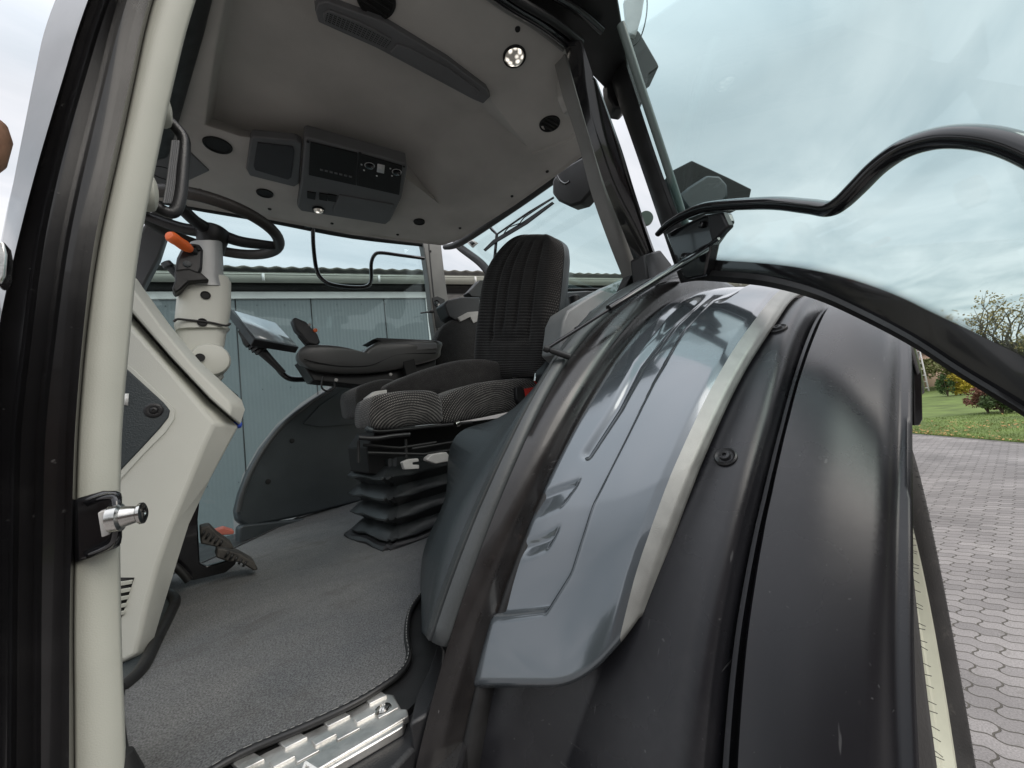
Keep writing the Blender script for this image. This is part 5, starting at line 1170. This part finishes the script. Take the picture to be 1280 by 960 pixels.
for s_ in [sL+i*.5 for i in range(int((sR+9-sL)/.5)+1)]:
    rows.append([WB(s_, zt+.20+.075*math.sin(a)-.0, .16+.075*math.cos(a)) for a in [math.pi*(1+k/10) for k in range(11)]])
g_ = grid('gutter', rows, gut, shed, thick=.004)
slab('fascia', [WB(sL, zt+.18, .05), WB(sR+9, zt+.18, .05), WB(sR+9, zt+.30, .05), WB(sL, zt+.30, .05)], wnrm*.03, gut, shed, .003)
tube('gutter_lip', [WB(sL, zt+.20, .235), WB(sR+9, zt+.20, .235)], .01, gut, g_, 8, 1)
for k in range(14): slab('gutter_joint', [WB(-6+k*1.35, zt+.12, .24), WB(-5.97+k*1.35, zt+.12, .24), WB(-5.97+k*1.35, zt+.21, .245), WB(-6+k*1.35, zt+.21, .245)], wnrm*.02, M['white'], g_, 0)
rows = []
for i in range(560):
    s_ = sL+i*.032; h_ = 0.010*math.sin(i*.032*2*math.pi/.177)
    rows.append([WB(s_, zt+.34+h_, .13), WB(s_, zt+.37+h_, .0), WB(s_, zt+1.6+h_, -6)])
grid('roof', rows, mat('fibre_cement_sheet', (.5, .48, .46), .9, 0, .6, 40, .2, 3), shed, thick=.004)
# unseen dark brick house added behind the camera for the paintwork to mirror
fh = empty('reflection_house', Vector((2, -10, 0))); bpy.context.view_layer.update(); tag(fh, 'unseen dark brick house with a tiled roof, added behind the camera to be mirrored in the fender', 'house')
slab('wall', [Vector((-16, -10, 0)), Vector((12, -10, 0)), Vector((12, -10, 3.4)), Vector((-16, -10, 3.4))], (0, -8, 0), brickm('dark_brick', (.13, .06, .045), (.17, .08, .06), (.2, .18, .16), .22, .075), fh, 0)
slab('roof', [Vector((-16.4, -9.6, 3.3)), Vector((-16.4, -14, 6.8)), Vector((-16.4, -18.4, 3.3))], (28.8, 0, 0), mat('dark_roof_tile', (.05, .045, .045), .7, bump=.5, bscale=20, var=.2), fh, .02)
for k in range(5):
    x_ = -13+k*5.2
    wf_ = slab('window', [Vector((x_, -9.97, 1.0)), Vector((x_+1.3, -9.97, 1.0)), Vector((x_+1.3, -9.97, 2.5)), Vector((x_, -9.97, 2.5))], (0, -.1, 0), M['white'], fh, .01)
    slab('pane', [Vector((x_+.1, -9.95, 1.1)), Vector((x_+1.2, -9.95, 1.1)), Vector((x_+1.2, -9.95, 2.4)), Vector((x_+.1, -9.95, 2.4))], (0, -.01, 0), M['gloss'], wf_, 0)
for i, (x_, y_, h_) in enumerate(((-9.5, -5.5, 5.5), (13, -7, 7.0))):  # unseen trees added beside the yard as something for the paint to mirror
    bs_ = Vector((x_, y_, 0)); root = empty('reflection_tree', bs_); bpy.context.view_layer.update(); tag(root, ('broad dark green tree added unseen left of the yard, to be mirrored in the paintwork', 'tall dark green tree added unseen right of the yard, to be mirrored in the fender')[i], 'tree')
    rn_ = random.Random(40+i); v__, f__ = leafcloud(Vector((0, 0, h_*.62)), h_*.35, h_*.35, h_*.36, 7000, .12, rn_); me = bpy.data.meshes.new('crown'); me.from_pydata(v__, [], f__); link('crown', me, mat('dark_leaf', (.05, .08, .03), .8, var=.4), root, False)
    tube('trunk', [bs_, bs_+Vector((.1, 0, h_*.3)), bs_+Vector((0, .1, h_*.7))], [.2, .15, .06], mat('dark_bark', (.1, .08, .06), .9), root, 10, 3)
# ================================================================== SKY AND LIGHT
w = bpy.data.worlds.new('World'); S.world = w; w.use_nodes = True; nt = w.node_tree; N = nt.nodes; L = nt.links; bg = N['Background']
sky = N.new('ShaderNodeTexSky'); sky.sky_type = 'NISHITA'; sky.sun_disc = False; SE, SA = R(38), R(165); sky.sun_elevation = SE; sky.sun_rotation = SA; sky.air_density = 1.2; sky.dust_density = 3
tc = N.new('ShaderNodeTexCoord'); sp = N.new('ShaderNodeSeparateXYZ'); L.new(tc.outputs['Generated'], sp.inputs[0])
dv = N.new('ShaderNodeMath'); dv.operation = 'MAXIMUM'; dv.inputs[1].default_value = .06; L.new(sp.outputs[2], dv.inputs[0])
vm = N.new('ShaderNodeVectorMath'); vm.operation = 'DIVIDE'; L.new(tc.outputs['Generated'], vm.inputs[0])
cb = N.new('ShaderNodeCombineXYZ')
for i in range(3): L.new(dv.outputs[0], cb.inputs[i])
L.new(cb.outputs[0], vm.inputs[1])
mp = N.new('ShaderNodeMapping'); mp.inputs['Scale'].default_value = (.55, 1.6, 0); mp.inputs['Rotation'].default_value = (0, 0, R(-28)); L.new(vm.outputs[0], mp.inputs[0])
n1 = N.new('ShaderNodeTexNoise'); n1.inputs['Scale'].default_value = .9; n1.inputs['Detail'].default_value = 7; n1.inputs['Roughness'].default_value = .52; n1.inputs['Distortion'].default_value = .5; L.new(mp.outputs[0], n1.inputs['Vector'])
cr1 = N.new('ShaderNodeValToRGB'); e = cr1.color_ramp.elements; e[0].position = .34; e[0].color = (4.7, 5.05, 5.4, 1); e[1].position = .64; e[1].color = (7.5, 7.4, 7.6, 1); L.new(n1.outputs['Fac'], cr1.inputs[0])
mx = N.new('ShaderNodeMix'); mx.data_type = 'RGBA'; mx.inputs[0].default_value = .88; L.new(sky.outputs[0], mx.inputs[6]); L.new(cr1.outputs[0], mx.inputs[7])
zr = N.new('ShaderNodeMapRange'); zr.inputs[1].default_value = .55; zr.inputs[2].default_value = 1.0; zr.inputs[3].default_value = 1.0; zr.inputs[4].default_value = 2.6; L.new(sp.outputs[2], zr.inputs[0])
zm_ = N.new('ShaderNodeVectorMath'); zm_.operation = 'SCALE'; L.new(mx.outputs[2], zm_.inputs[0]); L.new(zr.outputs[0], zm_.inputs['Scale'])   # overcast sky is brightest overhead
L.new(zm_.outputs[0], bg.inputs[0]); bg.inputs[1].default_value = .115
sun = bpy.data.lights.new('sun', 'SUN'); sun.energy = 1.1; sun.angle = R(35); sun.color = (1, .95, .88); so = bpy.data.objects.new('sun', sun); C.objects.link(so)
sd = Vector((math.sin(SA)*math.cos(SE), math.cos(SA)*math.cos(SE), math.sin(SE))); so.rotation_euler = sd.to_track_quat('Z', 'Y').to_euler(); so.location = (0, 0, 8)
vs_ = S.view_settings; vs_.view_transform = 'Standard'; vs_.look = 'None'; vs_.gamma = 1; vs_.exposure = 0.36
S.cycles.max_bounces = 10; S.cycles.transparent_max_bounces = 24; S.cycles.use_denoising = True
